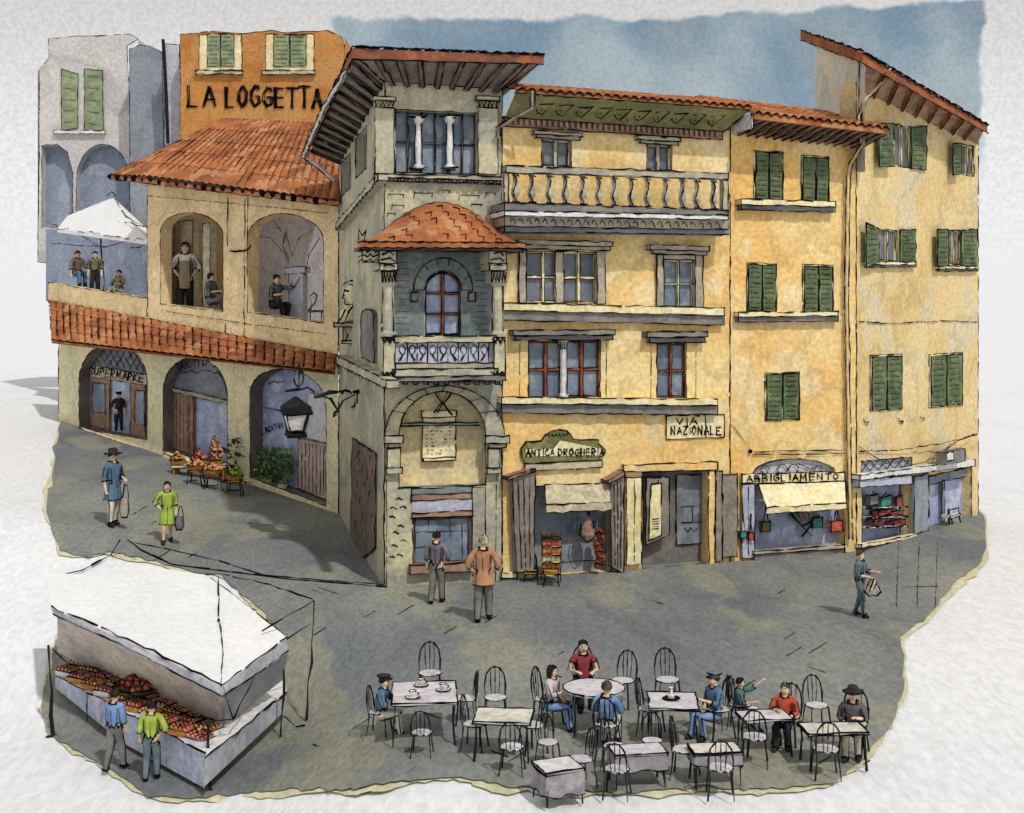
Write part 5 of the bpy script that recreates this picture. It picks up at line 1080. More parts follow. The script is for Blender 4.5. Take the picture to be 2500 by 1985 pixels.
# ---------------------------------------------------------------- cafe tables and chairs
def make_chair(seatm=TABLE):
    t = local('cafe_chair', 'x', 'chair', (0, 0, 0), 0, 'bentwood chairs round the cafe tables')
    b = MB(); b.lathe((0, 0, .44), [(.2, 0), (.215, .015), (.2, .03), (.001, .03)], 12); b.ink([(.21*math.cos(a), .21*math.sin(a), .455) for a in np.linspace(0, 6.28, 14)], .011, brk=0); b.build('seat', seatm, t)
    b = MB(); arc = [(-.19, .17, .44), (-.2, .2, .65), (-.17, .22, .83), (-.09, .235, .94), (0, .24, .965), (.09, .235, .94), (.17, .22, .83), (.2, .2, .65), (.19, .17, .44)]
    b.ink(arc, .0155, brk=0, m=0)
    for x in (-.08, 0, .08): b.ink([(x*.8, .19, .45), (x*1.1, .21, .7), (x, .235, .93)], .0105, brk=0, m=0)
    b.build('backrest', [METAL], t)
    for sx_ in (-1, 1):
        for sy in (-1, 1): b = MB(); b.ink([(sx_*.17, sy*.16, .44), (sx_*.21, sy*.21, 0)], .012, brk=0, m=0); b.build('leg', [METAL], t)
    return t
CH0 = make_chair(); CH1 = None; used = [False]
def chair(px, py, rz, lab, s=1.0):
    global CH0
    if used[0]: o = copy_tree(CH0)
    else: o = CH0; used[0] = True
    o.location = G(px, py)+V((0, 0, .06)); o.rotation_euler.z = math.radians(rz); o.scale = (s, s, s); o['label'] = lab; return o
def make_table(w_, d_, m, lab, px, pz, rz=0, h_=.72, rnd_=False, zt=None):
    # px, pz : pixel of the middle of the top
    r = ray(px, pz); Y = 20.0
    for _ in range(30): X = r.x*Y; Y = (h_+g(X, Y)+.06-H)/r.z
    X = r.x*Y; t = local('cafe_table', lab, 'table', (X, Y, g(X, Y)+.06), math.radians(rz), 'cafe tables on the square')
    b = MB()
    if rnd_: b.lathe((0, 0, h_-.03), [(.001, 0), (w_/2, 0), (w_/2, .03), (.001, .03)], 20); b.ink([(w_/2*math.cos(a), d_/2*math.sin(a), h_) for a in np.linspace(0, 6.28, 20)], .013, brk=.05)
    else: b.box((0, 0, h_-.015), (w_, d_, .03), r=.013)
    b.build('tabletop', m, t)
    for sx_ in (-1, 1):
        for sy in (-1, 1): b = MB(); b.ink([(sx_*w_*(.3 if rnd_ else .44), sy*d_*(.3 if rnd_ else .44), h_-.03), (sx_*w_*(.33 if rnd_ else .47), sy*d_*(.33 if rnd_ else .47), 0)], .016, brk=0, m=0); b.build('leg', [METAL], t)
    HT[t.name] = h_; return t
HT = {}
def on_table(t, dx, dy): return t.location+Matrix.Rotation(t.rotation_euler.z, 3, 'Z')@V((dx, dy, HT[t.name]))
def cup(t, dx, dy, lab, kind=0):
    p = on_table(t, dx, dy); o = local('coffee_cup', lab, 'cup', p); b = MB(); b.lathe((0, 0, 0), [(.001, .005), (.1, .012), (.115, .025), (.1, .022), (.001, .012)], 12); b.ink([(.115*math.cos(a), .115*math.sin(a), .025) for a in np.linspace(2.6, 7, 10)], .009, brk=0); b.build('saucer', WHITE, o)
    b = MB(); b.lathe((0, 0, .015), [(.03, 0), (.055, .06), (.06, .1), (.05, .095), (.02, .02)], 10); b.ink([(.06*math.cos(a), .06*math.sin(a), .115) for a in np.linspace(0, 6.28, 9)], .008, brk=0); b.ink([(.06, 0, .09), (.1, 0, .08), (.06, 0, .04)], .008, brk=0); b.build('cup', WHITE, o)
def cloth(t, w_, d_, drop, m, lab):
    o = local('tablecloth', lab, 'tablecloth', t.location, t.rotation_euler.z); b = MB(); N_ = 24
    top, bot = [], []
    for k in range(N_):
        a = 2*math.pi*k/N_+.26; c_, s_ = math.cos(a), math.sin(a); q = max(abs(c_), abs(s_)); top.append(V((c_/q*w_*.51, s_/q*d_*.51, HT[t.name]+.008)))
        wv = 1.03+.03*math.sin(k*2.1); bot.append(V((c_/q*w_*.51*wv, s_/q*d_*.51*wv, HT[t.name]+.01-drop*(1+.08*math.sin(k*1.7)))))
    b.face(top, 0); b.grid([top, bot], 1, True); b.ink(bot, .011, True, m=2); b.ink(top, .011, True, m=2, brk=.1)
    b.build('tablecloth', [m, CLOTHG, INKM], o); return o
T1 = make_table(1.02, 1.15, TABLE, 'large lilac cafe table with three coffee cups, leftmost on the square', 1036, 1690, 4, h_=.66)
cup(T1, -.05, .33, 'white cup on the far edge of the large leftmost table'); cup(T1, .3, .05, 'white cup at the right side of the large leftmost table'); cup(T1, -.18, -.3, 'white cup at the near side of the large leftmost table')
T2 = make_table(.86, .68, TABLEY, 'cream cafe table with four empty chairs, second from the left', 1230, 1746, -6, h_=.6)
T3 = make_table(1.0, 1.0, TABLE, 'round pale table with three people seated round it', 1450, 1678, 0, rnd_=True, h_=.68)
T4 = make_table(.76, .85, TABLE, 'lilac table with a carafe beside the man in the blue cap', 1642, 1710, -4, h_=.64)
T5 = make_table(.74, .5, TABLE, 'lilac table between the teal shirt and the red shirt', 1866, 1746, 8, h_=.56)
T6 = make_table(.9, .5, TABLEY, 'cream table in front of the man in the dark hat', 2034, 1777, 4, h_=.54)
T7 = make_table(.56, .5, TABLE, 'low table under a pale cloth at the front, left one', 1362, 1868, 22, h_=.46)
T8 = make_table(.76, .42, TABLE, 'table under a lilac cloth at the front, middle one', 1556, 1830, 10, h_=.48)
T9 = make_table(.68, .42, TABLEY, 'cream topped table at the front, right one', 1745, 1827, 6, h_=.48)
cloth(T7, .56, .5, .34, TABLE, 'grey lilac cloth on the left front table'); cloth(T8, .76, .42, .24, TABLE, 'lilac cloth with dark hem on the middle front table'); cloth(T9, .68, .42, .18, TABLEY, 'cream cloth with grey hem on the right front table')
p = on_table(T4, -.02, .05); o = local('carafe', 'white carafe standing on a dark tray on the table by the blue cap', 'carafe', p); b = MB(); b.lathe((0, 0, 0), [(.001, 0), (.12, .005), (.13, .02), (.001, .02)], 12); b.ink([(.13*math.cos(a), .1*math.sin(a), .025) for a in np.linspace(0, 6.28, 10)], .012, brk=0); b.build('tray', METAL, o); b = MB(); b.lathe((0, 0, .02), [(.05, 0), (.06, .05), (.03, .1), (.025, .16), (.035, .17), (.001, .17)], 9); b.ink([(-.03, -.03, .03), (-.02, -.03, .18)], .009, brk=0); b.ink([(.04, -.03, .03), (.03, -.03, .18)], .009, brk=0); b.build('carafe', WHITE, o)
CHS = [(1050, 1712, 6, .95, 'empty chair behind the large leftmost table'), (1136, 1772, -80, .85, 'empty chair at the right of the large leftmost table'), (1030, 1852, 176, .74, 'low chair in front of the large leftmost table'), (926, 1800, 78, .78, 'chair under the seated man in blue at the leftmost table'),
 (1210, 1772, 4, .88, 'empty chair behind the cream second table'), (1158, 1836, 74, .82, 'empty chair at the left of the cream second table'), (1300, 1842, -72, .86, 'empty chair at the right of the cream second table'), (1250, 1896, 172, .82, 'empty chair in front of the cream second table'),
 (1520, 1730, -30, .92, 'empty chair behind and right of the round table'), (1336, 1780, 64, .95, 'chair under the woman in lilac at the round table'), (1482, 1842, 165, .9, 'chair under the person in the blue shirt at the round table'), (1424, 1712, 0, .9, 'chair behind the round table under the woman in red'),
 (1630, 1730, 6, .95, 'empty chair behind the table with the carafe'), (1588, 1802, 70, .9, 'empty chair at the left of the table with the carafe'), (1752, 1806, -70, .95, 'chair under the man in the blue cap'),
 (1806, 1786, 70, .85, 'chair under the person in teal with a raised arm'), (1922, 1822, -30, .9, 'chair under the person in the red shirt'), (1842, 1876, 168, .9, 'empty chair in front of the red shirt table'),
 (1994, 1790, 10, .85, 'empty chair behind the cream table of the man in the dark hat'), (2084, 1846, -25, .95, 'chair under the man in the dark hat'), (2016, 1906, 176, .88, 'empty chair in front of the man in the dark hat'),
 (1338, 1876, 20, .72, 'chair behind the left front table'), (1418, 1928, -68, .82, 'chair at the right of the left front table'), (1592, 1872, -4, .72, 'chair behind the middle front table'), (1506, 1954, 166, .82, 'pale backed chair in front of the middle front table'), (1672, 1908, 72, .88, 'chair at the left of the right front table'), (1758, 1954, 174, .86, 'chair in front of the right front table'), (1500, 1888, 60, .75, 'chair at the left of the middle front table')]
for q in CHS: chair(q[0], q[1], q[2], q[4], q[3])
# ---------------------------------------------------------------- people
def cmat(name, c, c2=None): return mat(name, c, c2, scale=2.2, edge=.25, grain=.14, gs=12, bump=.3)
BLUE = cmat('denim_blue_cloth', (96, 124, 148), (74, 98, 128)); SKYB = cmat('light_blue_cloth', (128, 156, 196), (108, 136, 180)); LIME = cmat('lime_cloth', (168, 188, 84), (140, 164, 70)); GREYC = cmat('grey_violet_cloth', (124, 116, 124), (100, 94, 104)); TAN = cmat('tan_cloth', (186, 138, 106), (166, 118, 90))
SLATEC = cmat('slate_cloth', (104, 118, 122), (84, 98, 104)); REDC = cmat('dark_red_cloth', (138, 62, 66), (116, 50, 56)); LILC = cmat('pale_lilac_cloth', (196, 182, 188), (176, 164, 172)); TEALC = cmat('teal_cloth', (84, 124, 118), (68, 104, 100)); CORALC = cmat('coral_red_cloth', (196, 92, 72), (172, 76, 62)); DARKC = cmat('dark_taupe_cloth', (98, 92, 90), (80, 76, 76)); PALEC = cmat('off_white_cloth', (214, 208, 196), (196, 190, 182)); GREYT = cmat('grey_trouser_cloth', (128, 126, 120), (106, 106, 104)); INKC = cmat('black_cloth', (50, 48, 52), (38, 38, 42)); APRON = cmat('brown_apron_cloth', (150, 132, 108), (130, 114, 94))
def person(p, rz, s, label, pose='stand', top=BLUE, legs=GREYT, hair=HAIR, hat=None, arms=None, step=.12, lean=0., skirt=None, sleeves='long', headyaw=0, hairlen=0, shoes=INKC, topname='shirt', apron=None, legskin=False, lk=None, cross=False):
    t = local('person', label, 'person', p, math.radians(rz)); t.scale = (s, s, s)
    st = pose == 'stand'; z0 = .93 if st else .5
    pel = V((0, .02, z0)); L_ = math.tan(lean)
    def up(h_): return V((0, .02-L_*h_, z0+h_))
    nodes, edges, rad, lab = [], [], [], []; LG = []
    def add(v, r, l, par=None):
        nodes.append(V(v)); rad.append(r if isinstance(r, tuple) else (r, r)); lab.append(l); i = len(nodes)-1
        if par is not None: edges.append((par, i))
        return i
    P = add(pel, (.15, .11), 'hip'); w1 = add(up(.13), (.135, .1), 'top', P); c1 = add(up(.34), (.165, .115), 'top', w1); c2 = add(up(.48), (.13, .09), 'top', c1)
    n1 = add(up(.56), (.058, .058), 'skin', c2); hx = up(.56)
    hy = math.radians(headyaw); fw = V((math.sin(hy), -math.cos(hy), 0))
    h1 = add(hx+fw*.025+V((0, 0, .06)), (.07, .08), 'skin', n1); h2 = add(hx+fw*.02+V((0, 0, .14)), (.078, .098), 'skin', h1); h3 = add(hx+V((0, 0, .215)), (.066, .085), 'skin', h2)
    ns = add(hx+fw*.112+V((0, 0, .115)), .016, 'skin', h2)
    for sd in (-1, 1):
        er = add(hx+V((sd*math.cos(hy)*.088, sd*math.sin(hy)*.088, .125)), .017, 'skin', h2)
    arms = arms or [((.25, .02, -.27), (.27, -.06, -.5))]*2
    for k, sd in enumerate((-1, 1)):
        sh_ = up(.46)+V((sd*.19, 0, 0)); e_, h_ = arms[k]
        a = add(sh_, .062, 'top', c2); el = add(up(.46)+V((sd*e_[0], e_[1], e_[2])), .046, 'top' if sleeves == 'long' else 'skin', a)
        wr_p = up(.46)+V((sd*h_[0], h_[1], h_[2])); wr = add(wr_p, .03, 'skin', el)
        d = (wr_p-nodes[el]).normalized(); sid = d.cross(V((0, 0, 1)) if abs(d.z) < .8 else V((0, 1, 0))).normalized(); nrm = d.cross(sid)
        pm = add(wr_p+d*.06, (.036, .02), 'skin', wr)
        for j, (off, ln) in enumerate(((-.027, .065), (-.009, .078), (.009, .073), (.027, .055))):
            k1 = add(wr_p+d*.095+sid*off, .0095, 'skin', pm); k2 = add(wr_p+d*(.095+ln*.5)+sid*off*1.15+nrm*.01, .0088, 'skin', k1); add(wr_p+d*(.095+ln*.85)+sid*off*1.1+nrm*.032, .008, 'skin', k2)
        th = add(wr_p+d*.045-sid*.04+nrm*.01, .0105, 'skin', wr); add(wr_p+d*.085-sid*.058+nrm*.024, .009, 'skin', th)
        hp_ = add(pel+V((sd*.09, 0, -.06)), .095, 'leg', P); q = 1 if sd > 0 else -1
        if st:
            kn = pel+V((sd*.1, -.03+q*step*.4, -.45)); an = pel+V((sd*.11, .03+q*step, -.84))
        else:
            kk = lk or (.12, -.42, -.42); kn = pel+V((sd*kk[0], -.44, .0)); an = pel+V((sd*kk[0]*(.2 if cross and sd > 0 else 1), kk[1]+(q*.07), kk[2]))
        LG += [((nodes[hp_], kn, an), .1), ((nodes[hp_], kn, an), -.1)]
        kn_ = add(kn, .066, 'leg', hp_); cf = add(kn.lerp(an, .35), .057, 'leg2', kn_); an_ = add(an, .038, 'leg2', cf); he = add(an+V((0, .02, -.055)), .036, 'shoe', an_); add(an+V((sd*.02, -.15, -.06)), (.038, .026), 'shoe', an_)
    me = bpy.data.meshes.new('body'); me.from_pydata([tuple(v) for v in nodes], edges, []); ob = bpy.data.objects.new('body', me); COL.objects.link(ob)
    ob.modifiers.new('s', 'SKIN'); sb = ob.modifiers.new('u', 'SUBSURF'); sb.levels = 1; sb.render_levels = 1
    for i, r in enumerate(rad): me.skin_vertices[0].data[i].radius = r
    me.skin_vertices[0].data[P].use_root = True
    dg = bpy.context.evaluated_depsgraph_get(); dg.update(); em = bpy.data.meshes.new_from_object(ob.evaluated_get(dg)); bpy.data.objects.remove(ob)
    em.materials.clear(); em.materials.append(SKIN)
    for q in em.polygons: q.use_smooth = True; q.material_index = 0
    bo = bpy.data.objects.new('body', em); COL.objects.link(bo); bo.parent = t
    # garments: shells over the body surface
    S, SL = [], []
    for a, c in edges:
        n = max(2, int((nodes[c]-nodes[a]).length/.03))
        for k in range(n+1):
            u = k/n; S.append(nodes[a].lerp(nodes[c], u)); SL.append(lab[c] if lab[a] == lab[c] or u > .35 else lab[a])
    S = np.array([tuple(x) for x in S]); vs = np.array([tuple(v.co) for v in em.vertices]); nv = np.array([tuple(v.normal) for v in em.vertices])
    fl = []
    for q in em.polygons:
        c = np.array(tuple(q.center)); fl.append(SL[int(((S-c)**2).sum(1).argmin())])
    def legink(r):
        if r:
            for a, c in LG: r[0].ink([a[0]+V((c, -.03, -.1)), a[1]+V((c*.8, -.03, 0)), a[2]+V((c*.62, -.02, 0))], .011, brk=.05)
        return r
    def shell(names, off, m, nm, inkr=.015, side=0):
        sel = [q for q, l in zip(em.polygons, fl) if l in names and (not side or q.center.x*side > 0)]
        if not sel: return
        idx = {}; b = MB(); cnt = {}
        for q in sel:
            for v in q.vertices: idx.setdefault(v, len(idx))
            for k in range(len(q.vertices)): e = tuple(sorted((q.vertices[k], q.vertices[(k+1) % len(q.vertices)]))); cnt[e] = cnt.get(e, 0)+1
        b.v = [None]*len(idx)
        for v, i in idx.items(): b.v[i] = V(vs[v]+nv[v]*(off+rnd.uniform(-.003, .006)))
        b.f = [tuple(idx[v] for v in q.vertices) for q in sel]; b.m = [0]*len(sel)
        for (a, c), n in cnt.items():
            if n == 1: b.ink([b.v[idx[a]], b.v[idx[c]]], inkr, brk=0, amp=0, step=9)
        return b, nm, m
    def emit(r): 
        if r: r[0].build(r[1], r[2], t, smooth=True)
    A_ = shell({'top'}, .02, top, topname); 
    if A_:
        b = A_[0]
        for sd in (-1, 1):   # pen folds along the garment
            for yy in (-.1, .1): b.ink([up(.44)+V((sd*.145, yy*1.1-.005, 0)), up(.25)+V((sd*.15, yy*1.22, 0)), up(.05)+V((sd*.125, yy*1.18, 0))], .0085, brk=.1)
        b.ink([up(.4)+V((.01, .13, 0)), up(.06)+V((.0, .125, 0))], .006, brk=.2)
        for sd in (-1, 1):
            a = up(.46)+V((sd*.19, 0, 0)); e_ = arms[(sd+1)//2][0]; q = up(.46)+V((sd*e_[0], e_[1], e_[2])); b.ink([a+V((sd*.075, -.02, 0)), q+V((sd*.062, -.03, .02))], .01, brk=0); b.ink([a+V((sd*.02, -.08, -.06)), q+V((-sd*.03, -.06, .02))], .008, brk=0)
    emit(A_)
    if not legskin: emit(legink(shell({'hip', 'leg', 'leg2'}, .016, legs, 'trousers')))
    else: emit(shell({'hip'}, .016, legs, 'trousers'))
    for sd in (-1, 1): emit(shell({'shoe'}, .014, shoes, 'shoe', side=sd))
    if skirt:
        m, ln = skirt; b = MB(); rows = []
        for k in range(5): u = k/4; rows.append([V((math.cos(a)*(.17+.06*u+.01*math.sin(a*5)), .02+math.sin(a)*(.13+.05*u), z0+.12-ln*u)) for a in np.linspace(0, 6.283, 17)[:-1]])
        b.grid(rows, 0, True); b.ink(rows[-1], .012, True, brk=0)
        for k in (2, 9, 12, 15): b.ink([rows[0][k], rows[-1][k]], .009, brk=.1)
        b.build('skirt', m, t, smooth=True)
    if apron:
        b = MB(); b.grid([[up(h_)+V((x, -.15-(.02 if abs(x) < .1 else 0)-(.0 if h_ > -.1 else -.0), 0)) for x in (-.13, -.05, .05, .13)] for h_ in (.36, .15, -.08, -.3)]); b.ink([up(.36)+V((-.13, -.16, 0)), up(-.3)+V((-.13, -.16, 0)), up(-.3)+V((.13, -.16, 0)), up(.36)+V((.13, -.16, 0))], .012, brk=0); b.build('apron', apron, t)
    hc = hx+V((0, 0, .15))
    b = MB(); rows = []
    for k in range(7):   # hair cap, open at the face
        a = math.pi*.62*k/6; row = []
        for j in range(14):
            th_ = 2*math.pi*j/14; dx, dy = math.sin(th_), math.cos(th_); fr = max(0, dx*fw.x+dy*fw.y); aa = a*(1-.5*fr*(k/6)); rr = .112+rnd.uniform(-.004, .008)
            q = V((math.sin(aa)*dx*rr*.9, math.sin(aa)*dy*rr*1.05, math.cos(aa)*rr*1.02))
            if hairlen and k == 6 and fr < .3: q.z -= hairlen
            row.append(hc+q)
        rows.append(row)
    b.grid(rows, 0, True)
    for j in range(9):
        k = rnd.randrange(14); b.ink([rows[1][k]*1.0, rows[3][k]+ (rows[3][k]-hc)*.06, rows[5][(k+1) % 14]+(rows[5][(k+1) % 14]-hc)*.05], .007, brk=0)
    b.build('hair', hair, t, smooth=True)
    sid = V((math.cos(hy), math.sin(hy), 0))
    for sd in (-1, 1):
        b = MB(); ec = hx+fw*.108+sid*sd*.034+V((0, 0, .145)); b.blob(ec, .011, 0); b.ink([ec+sid*-.02+V((0, 0, .022)), ec+sid*.02+V((0, 0, .024))], .005, brk=0, m=0); b.build('eye', [INKM], t)
    b = MB(); mc = hx+fw*.108+V((0, 0, .07)); b.ink([mc-sid*.028, mc+fw*.004, mc+sid*.028], .005, brk=0, m=0); b.build('mouth', [INKM], t)
    if hat:
        m, kind = hat; c = hx+V((0, 0, .205)); b = MB()
        if kind == 'brim': b.lathe(c, [(.2, -.02), (.19, .0), (.11, .01), (.108, .08), (.085, .11), (.001, .12)], 14); b.ink([c+V((.2*math.cos(a), .2*math.sin(a), -.015)) for a in np.linspace(0, 6.3, 14)], .014, brk=0)
        else: b.lathe(c, [(.115, -.02), (.125, .03), (.15, .06), (.13, .085), (.001, .09)], 14); b.grid([[c+fw*.1+sid*x+V((0, 0, 0)) for x in (-.09, 0, .09)], [c+fw*(.2-abs(x)*.5)+sid*x+V((0, 0, -.02)) for x in (-.09, 0, .09)]]); b.ink([c+V((.15*math.cos(a), .15*math.sin(a), .06)) for a in np.linspace(0, 6.3, 14)], .014, brk=0); b.ink([c+fw*.155-sid*.09, c+fw*.2, c+fw*.155+sid*.09], .014, brk=0)
        b.build('hat', m, t, smooth=True)
    return t
def gp_(px, py, lift=.06): return G(px, py)+V((0, 0, lift))
def hscale(px, py, hpx, ref=1.74): return hpx*G(px, py).y/3015/ref
def stander(px, py, hpx, rz, label, **k):
    return person(gp_(px, py), rz, hscale(px, py, hpx), label, 'stand', **k)
DOWN = ((.24, .03, -.26), (.25, -.04, -.48)); BENT = ((.25, .02, -.26), (.14, -.22, -.3)); FWD = ((.22, -.12, -.24), (.12, -.36, -.2)); HIPS = ((.33, .06, -.24), (.17, -.02, -.42))
stander(277, 1290, 184, 60, 'tall person in a wide black hat and long blue coat, carrying a looped bag', top=BLUE, legs=PALEC, legskin=False, hat=(INKC, 'brim'), arms=[DOWN, BENT], skirt=(BLUE, .42), topname='coat', step=.06)
stander(408, 1332, 150, 20, 'woman in a lime green dress walking with a dark bag', top=LIME, legs=LIME, legskin=True, skirt=(LIME, .5), arms=[HIPS, DOWN], topname='dress', step=.2, hairlen=.05)
stander(1066, 1478, 174, 170, 'person in a grey violet jacket seen from behind at the tower window', top=GREYC, legs=GREYT, arms=[HIPS, DOWN], topname='jacket', step=.12)
stander(1180, 1522, 208, 178, 'broad person in a tan coat with pale hair, seen from behind at the corner', top=TAN, legs=GREYT, hair=STR, arms=[HIPS, HIPS], topname='coat', step=.14, skirt=(TAN, .3))
stander(2102, 1512, 162, 60, 'lone man in a slate jacket holding a bag on the right of the square', top=SLATEC, legs=SLATEC, arms=[BENT, FWD], topname='jacket', step=.14, hair=HAIRB)
stander(282, 1888, 196, 160, 'person in a light blue shirt and grey trousers shopping at the stall', top=SKYB, legs=GREYT, arms=[DOWN, FWD], step=.16)
stander(370, 1912, 192, 185, 'person in a lime top and slate trousers shopping at the stall', top=LIME, legs=SLATEC, arms=[HIPS, DOWN], step=.08)
pd = FLG.p(290, 1052, -.3); person(pd, 10, 96*pd.y/3015/1.78, 'dark figure in a cap standing in the supermarket doorway', top=INKC, legs=INKC, hat=(INKC, 'cap'), arms=[HIPS, DOWN], step=.05)
# carried bags
def tote(px, py, w_, h_, m, lab, Y):
    p = at(px, py, Y); u = Y/3015; o = local('tote_bag', lab, 'bag', p); w_, h_ = w_*u, h_*u; b = MB(); b.lathe((0, 0, 0), [(.001, 0), (w_*.5, .02), (w_*.55, h_*.5), (w_*.4, h_)], 10, sy=.4); b.ink([(-w_*.4, -.08, h_), (-w_*.55, -.1, h_*.4), (-w_*.3, -.1, 0), (w_*.3, -.1, 0), (w_*.55, -.1, h_*.4), (w_*.4, -.08, h_)], .016, brk=0); b.build('pouch', m, o)
    b = MB(); b.ink([(-w_*.35, 0, h_), (-w_*.1, 0, h_*1.7), (w_*.2, 0, h_*1.7), (w_*.4, 0, h_)], .014, brk=0, m=0); b.build('strap', [INKM], o); return o
tote(306, 1262, 22, 46, TRIM, 'looped grey bag hanging from the hand of the person in the wide hat', G(277, 1290).y-.2)
tote(440, 1292, 20, 32, GREYC, 'small dark shoulder bag at the side of the woman in lime', G(408, 1332).y-.1)
tb = tote(2128, 1452, 34, 22, TRIM, 'oval grey bag held in front of the man in slate', G(2102, 1512).y-.25)
p = at(2126, 1452, G(2102, 1512).y-.3); o = local('bread_loaf', 'pale long loaf sticking out of the oval grey bag', 'bread', p); b = MB(); u = p.y/3015; b.tube([(0, 0, .1), (4*u, 0, 20*u), (10*u, 0, 36*u)], 4*u, 0, 8); b.ink([(-4*u, -4*u, .1), (0, -4*u, 20*u), (6*u, -4*u, 37*u)], .012, brk=0); b.ink([(4*u, -4*u, .1), (9*u, -4*u, 20*u), (14*u, -4*u, 34*u)], .012, brk=0); b.build('loaf', CREAM, o)
# seated guests
def sitter(px, py, hpx, rz, label, **k):
    p = gp_(px, py); s = hpx*p.y/3015/1.5; return person(p, rz, s, label, 'sit', **k)
TBL = ((.27, -.08, -.24), (.16, -.36, -.2)); TBL2 = ((.26, -.1, -.22), (.1, -.32, -.14)); RAISE = ((.3, -.25, -.02), (.32, -.5, .2)); LAP = ((.26, 0, -.26), (.08, -.2, -.34))
sitter(932, 1800, 160, 80, 'person in a dark blue jacket and tall black hat seated at the leftmost table', top=BLUE, legs=PALEC, hat=(INKC, 'cap'), arms=[TBL, TBL2], lean=.12, topname='jacket')
sitter(1424, 1728, 178, 4, 'woman in a dark red jacket seated facing us behind the round table', top=REDC, legs=INKC, arms=[TBL, TBL], topname='jacket', sleeves='short')
sitter(1346, 1784, 172, 66, 'long haired woman in lilac and blue jeans seated left of the round table', top=LILC, legs=SKYB, arms=[TBL2, LAP], hairlen=.1, lean=.06)
sitter(1482, 1840, 192, 165, 'person in a light blue shirt seen from behind at the round table', top=SKYB, legs=PALEC, arms=[TBL, TBL], hair=HAIRB)
sitter(1742, 1808, 176, -62, 'man in a round blue cap and blue jeans seated with folded arms', top=BLUE, legs=SKYB, arms=[LAP, TBL2], hat=(SLATEC, 'cap'), topname='jacket')
sitter(1806, 1788, 142, 74, 'person in a teal shirt lifting a glass with a raised arm', top=TEALC, legs=PALEC, arms=[TBL, RAISE], lean=.05)
sitter(1916, 1828, 172, -22, 'person in a coral red shirt with a pale scarf reading at the table', top=CORALC, legs=INKC, arms=[TBL2, LAP], hair=HAIRB, lk=(.12, -.38, -.42))
sitter(2082, 1850, 182, -18, 'man in a dark coat and brimmed black hat seated at the right edge', top=DARKC, legs=TRIM, arms=[LAP, TBL2], hat=(INKC, 'brim'), topname='coat')
# people on the terrace and in the loggia
f = FLG
def loft(px, py, hpx, o, rz, label, pose='sit', ref=1.5, **k):
    p = f.p(px, py, o); return person(p, rz, hpx*p.y/3015/ref, label, pose, **k)
loft(190, 700, 100, -2.2, 40, 'small grey seated figure at the left of the upper terrace', top=APRON, legs=BLUE, arms=[DOWN, TBL]); loft(232, 722, 108, -1.4, 10, 'small standing figure in olive in the middle of the upper terrace', pose='stand', ref=1.74, top=cmat('olive_cloth', (120, 118, 88), (98, 98, 76)), legs=INKC, arms=[DOWN, DOWN]); loft(290, 738, 90, -1.0, -20, 'small tan seated figure at the right of the upper terrace', top=APRON, legs=PALEC, arms=[TBL, TBL])
loft(452, 770, 178, -.9, 8, 'waiter in white shirt and brown apron standing in the left loggia arch', pose='stand', ref=1.74, top=PALEC, legs=INKC, arms=[HIPS, HIPS], apron=APRON)
loft(516, 772, 120, -.8, 70, 'seated guest in grey with dark hair in the left loggia arch', top=SLATEC, legs=GREYC, arms=[TBL, TBL], hairlen=.05)
loft(672, 785, 130, -.9, 50, 'dark scribbled guest leaning at a table in the right loggia arch', top=SLATEC, legs=INKC, arms=[TBL, RAISE], lean=.15)
t = local('loggia_chair', 'thin dark chair in the right corner of the right loggia arch', 'chair', f.p(766, 760, -.6)); u = f.p(766, 760, -.6).y/3015; b = MB(); b.ink([(-8*u, 0, 0), (-6*u, 0, 20*u), (-9*u, 0, 38*u), (0, 0, 46*u), (8*u, 0, 38*u), (2*u, 0, 18*u), (-12*u, 0, 4*u)], .02, brk=0, m=0); b.build('backrest', [METAL], t); b = MB(); b.box((6*u, 0, 0), (34*u, .4, .05)); b.build('seat', SLATE, t)
for x in (-8, 20): b = MB(); b.ink([(x*u, 0, 0), (x*u, 0, -40*u)], .02, brk=0, m=0); b.build('leg', [METAL], t)
# ---------------------------------------------------------------- market stall, lower left
gz = lambda p: g(p.x, p.y)+.05
nl, nr, fr = at(125, 1482, 22.7), at(540, 1674, 20.06), at(700, 1556, 22.0)
nrm = (nr-nl).cross(fr-nl).normalized()
def onc(px, py, dz=0): r = ray(px, py); t_ = (nl-CAM).dot(nrm)/r.dot(nrm); return CAM+r*t_+V((0, 0, dz))
t = thing('market_stall', 'market stall with a big white canvas roof and fruit counter, lower left', 'stall', G(380, 1850))
b = MB()
edge = [(125, 1482), (330, 1572), (540, 1674), (700, 1556), (600, 1475), (500, 1404), (400, 1388), (330, 1378), (230, 1404), (110, 1398)]
tp = [onc(*q) for q in edge]; lo = [p-V((0, 0, .02)) for p in tp]
b.face(tp); b.face(lo[::-1]); 
for k in range(len(tp)): b.face([tp[k], tp[(k+1) % len(tp)], lo[(k+1) % len(tp)], lo[k]])
b.ink([tp[0]+V((0, 0, .02)), tp[1]+V((0, 0, .02)), tp[2]+V((0, 0, .02))], .016, brk=.15); b.ink([tp[2], tp[3]], .014, brk=.2); b.ink([onc(535, 1402, .02), onc(534, 1500, .03), onc(545, 1600, .03), onc(540, 1672, .03)], .014, brk=.15); b.ink([onc(500, 1402, .02), tp[4], tp[3]], .008, brk=.3)
b.build('canopy', CANVAS, t)
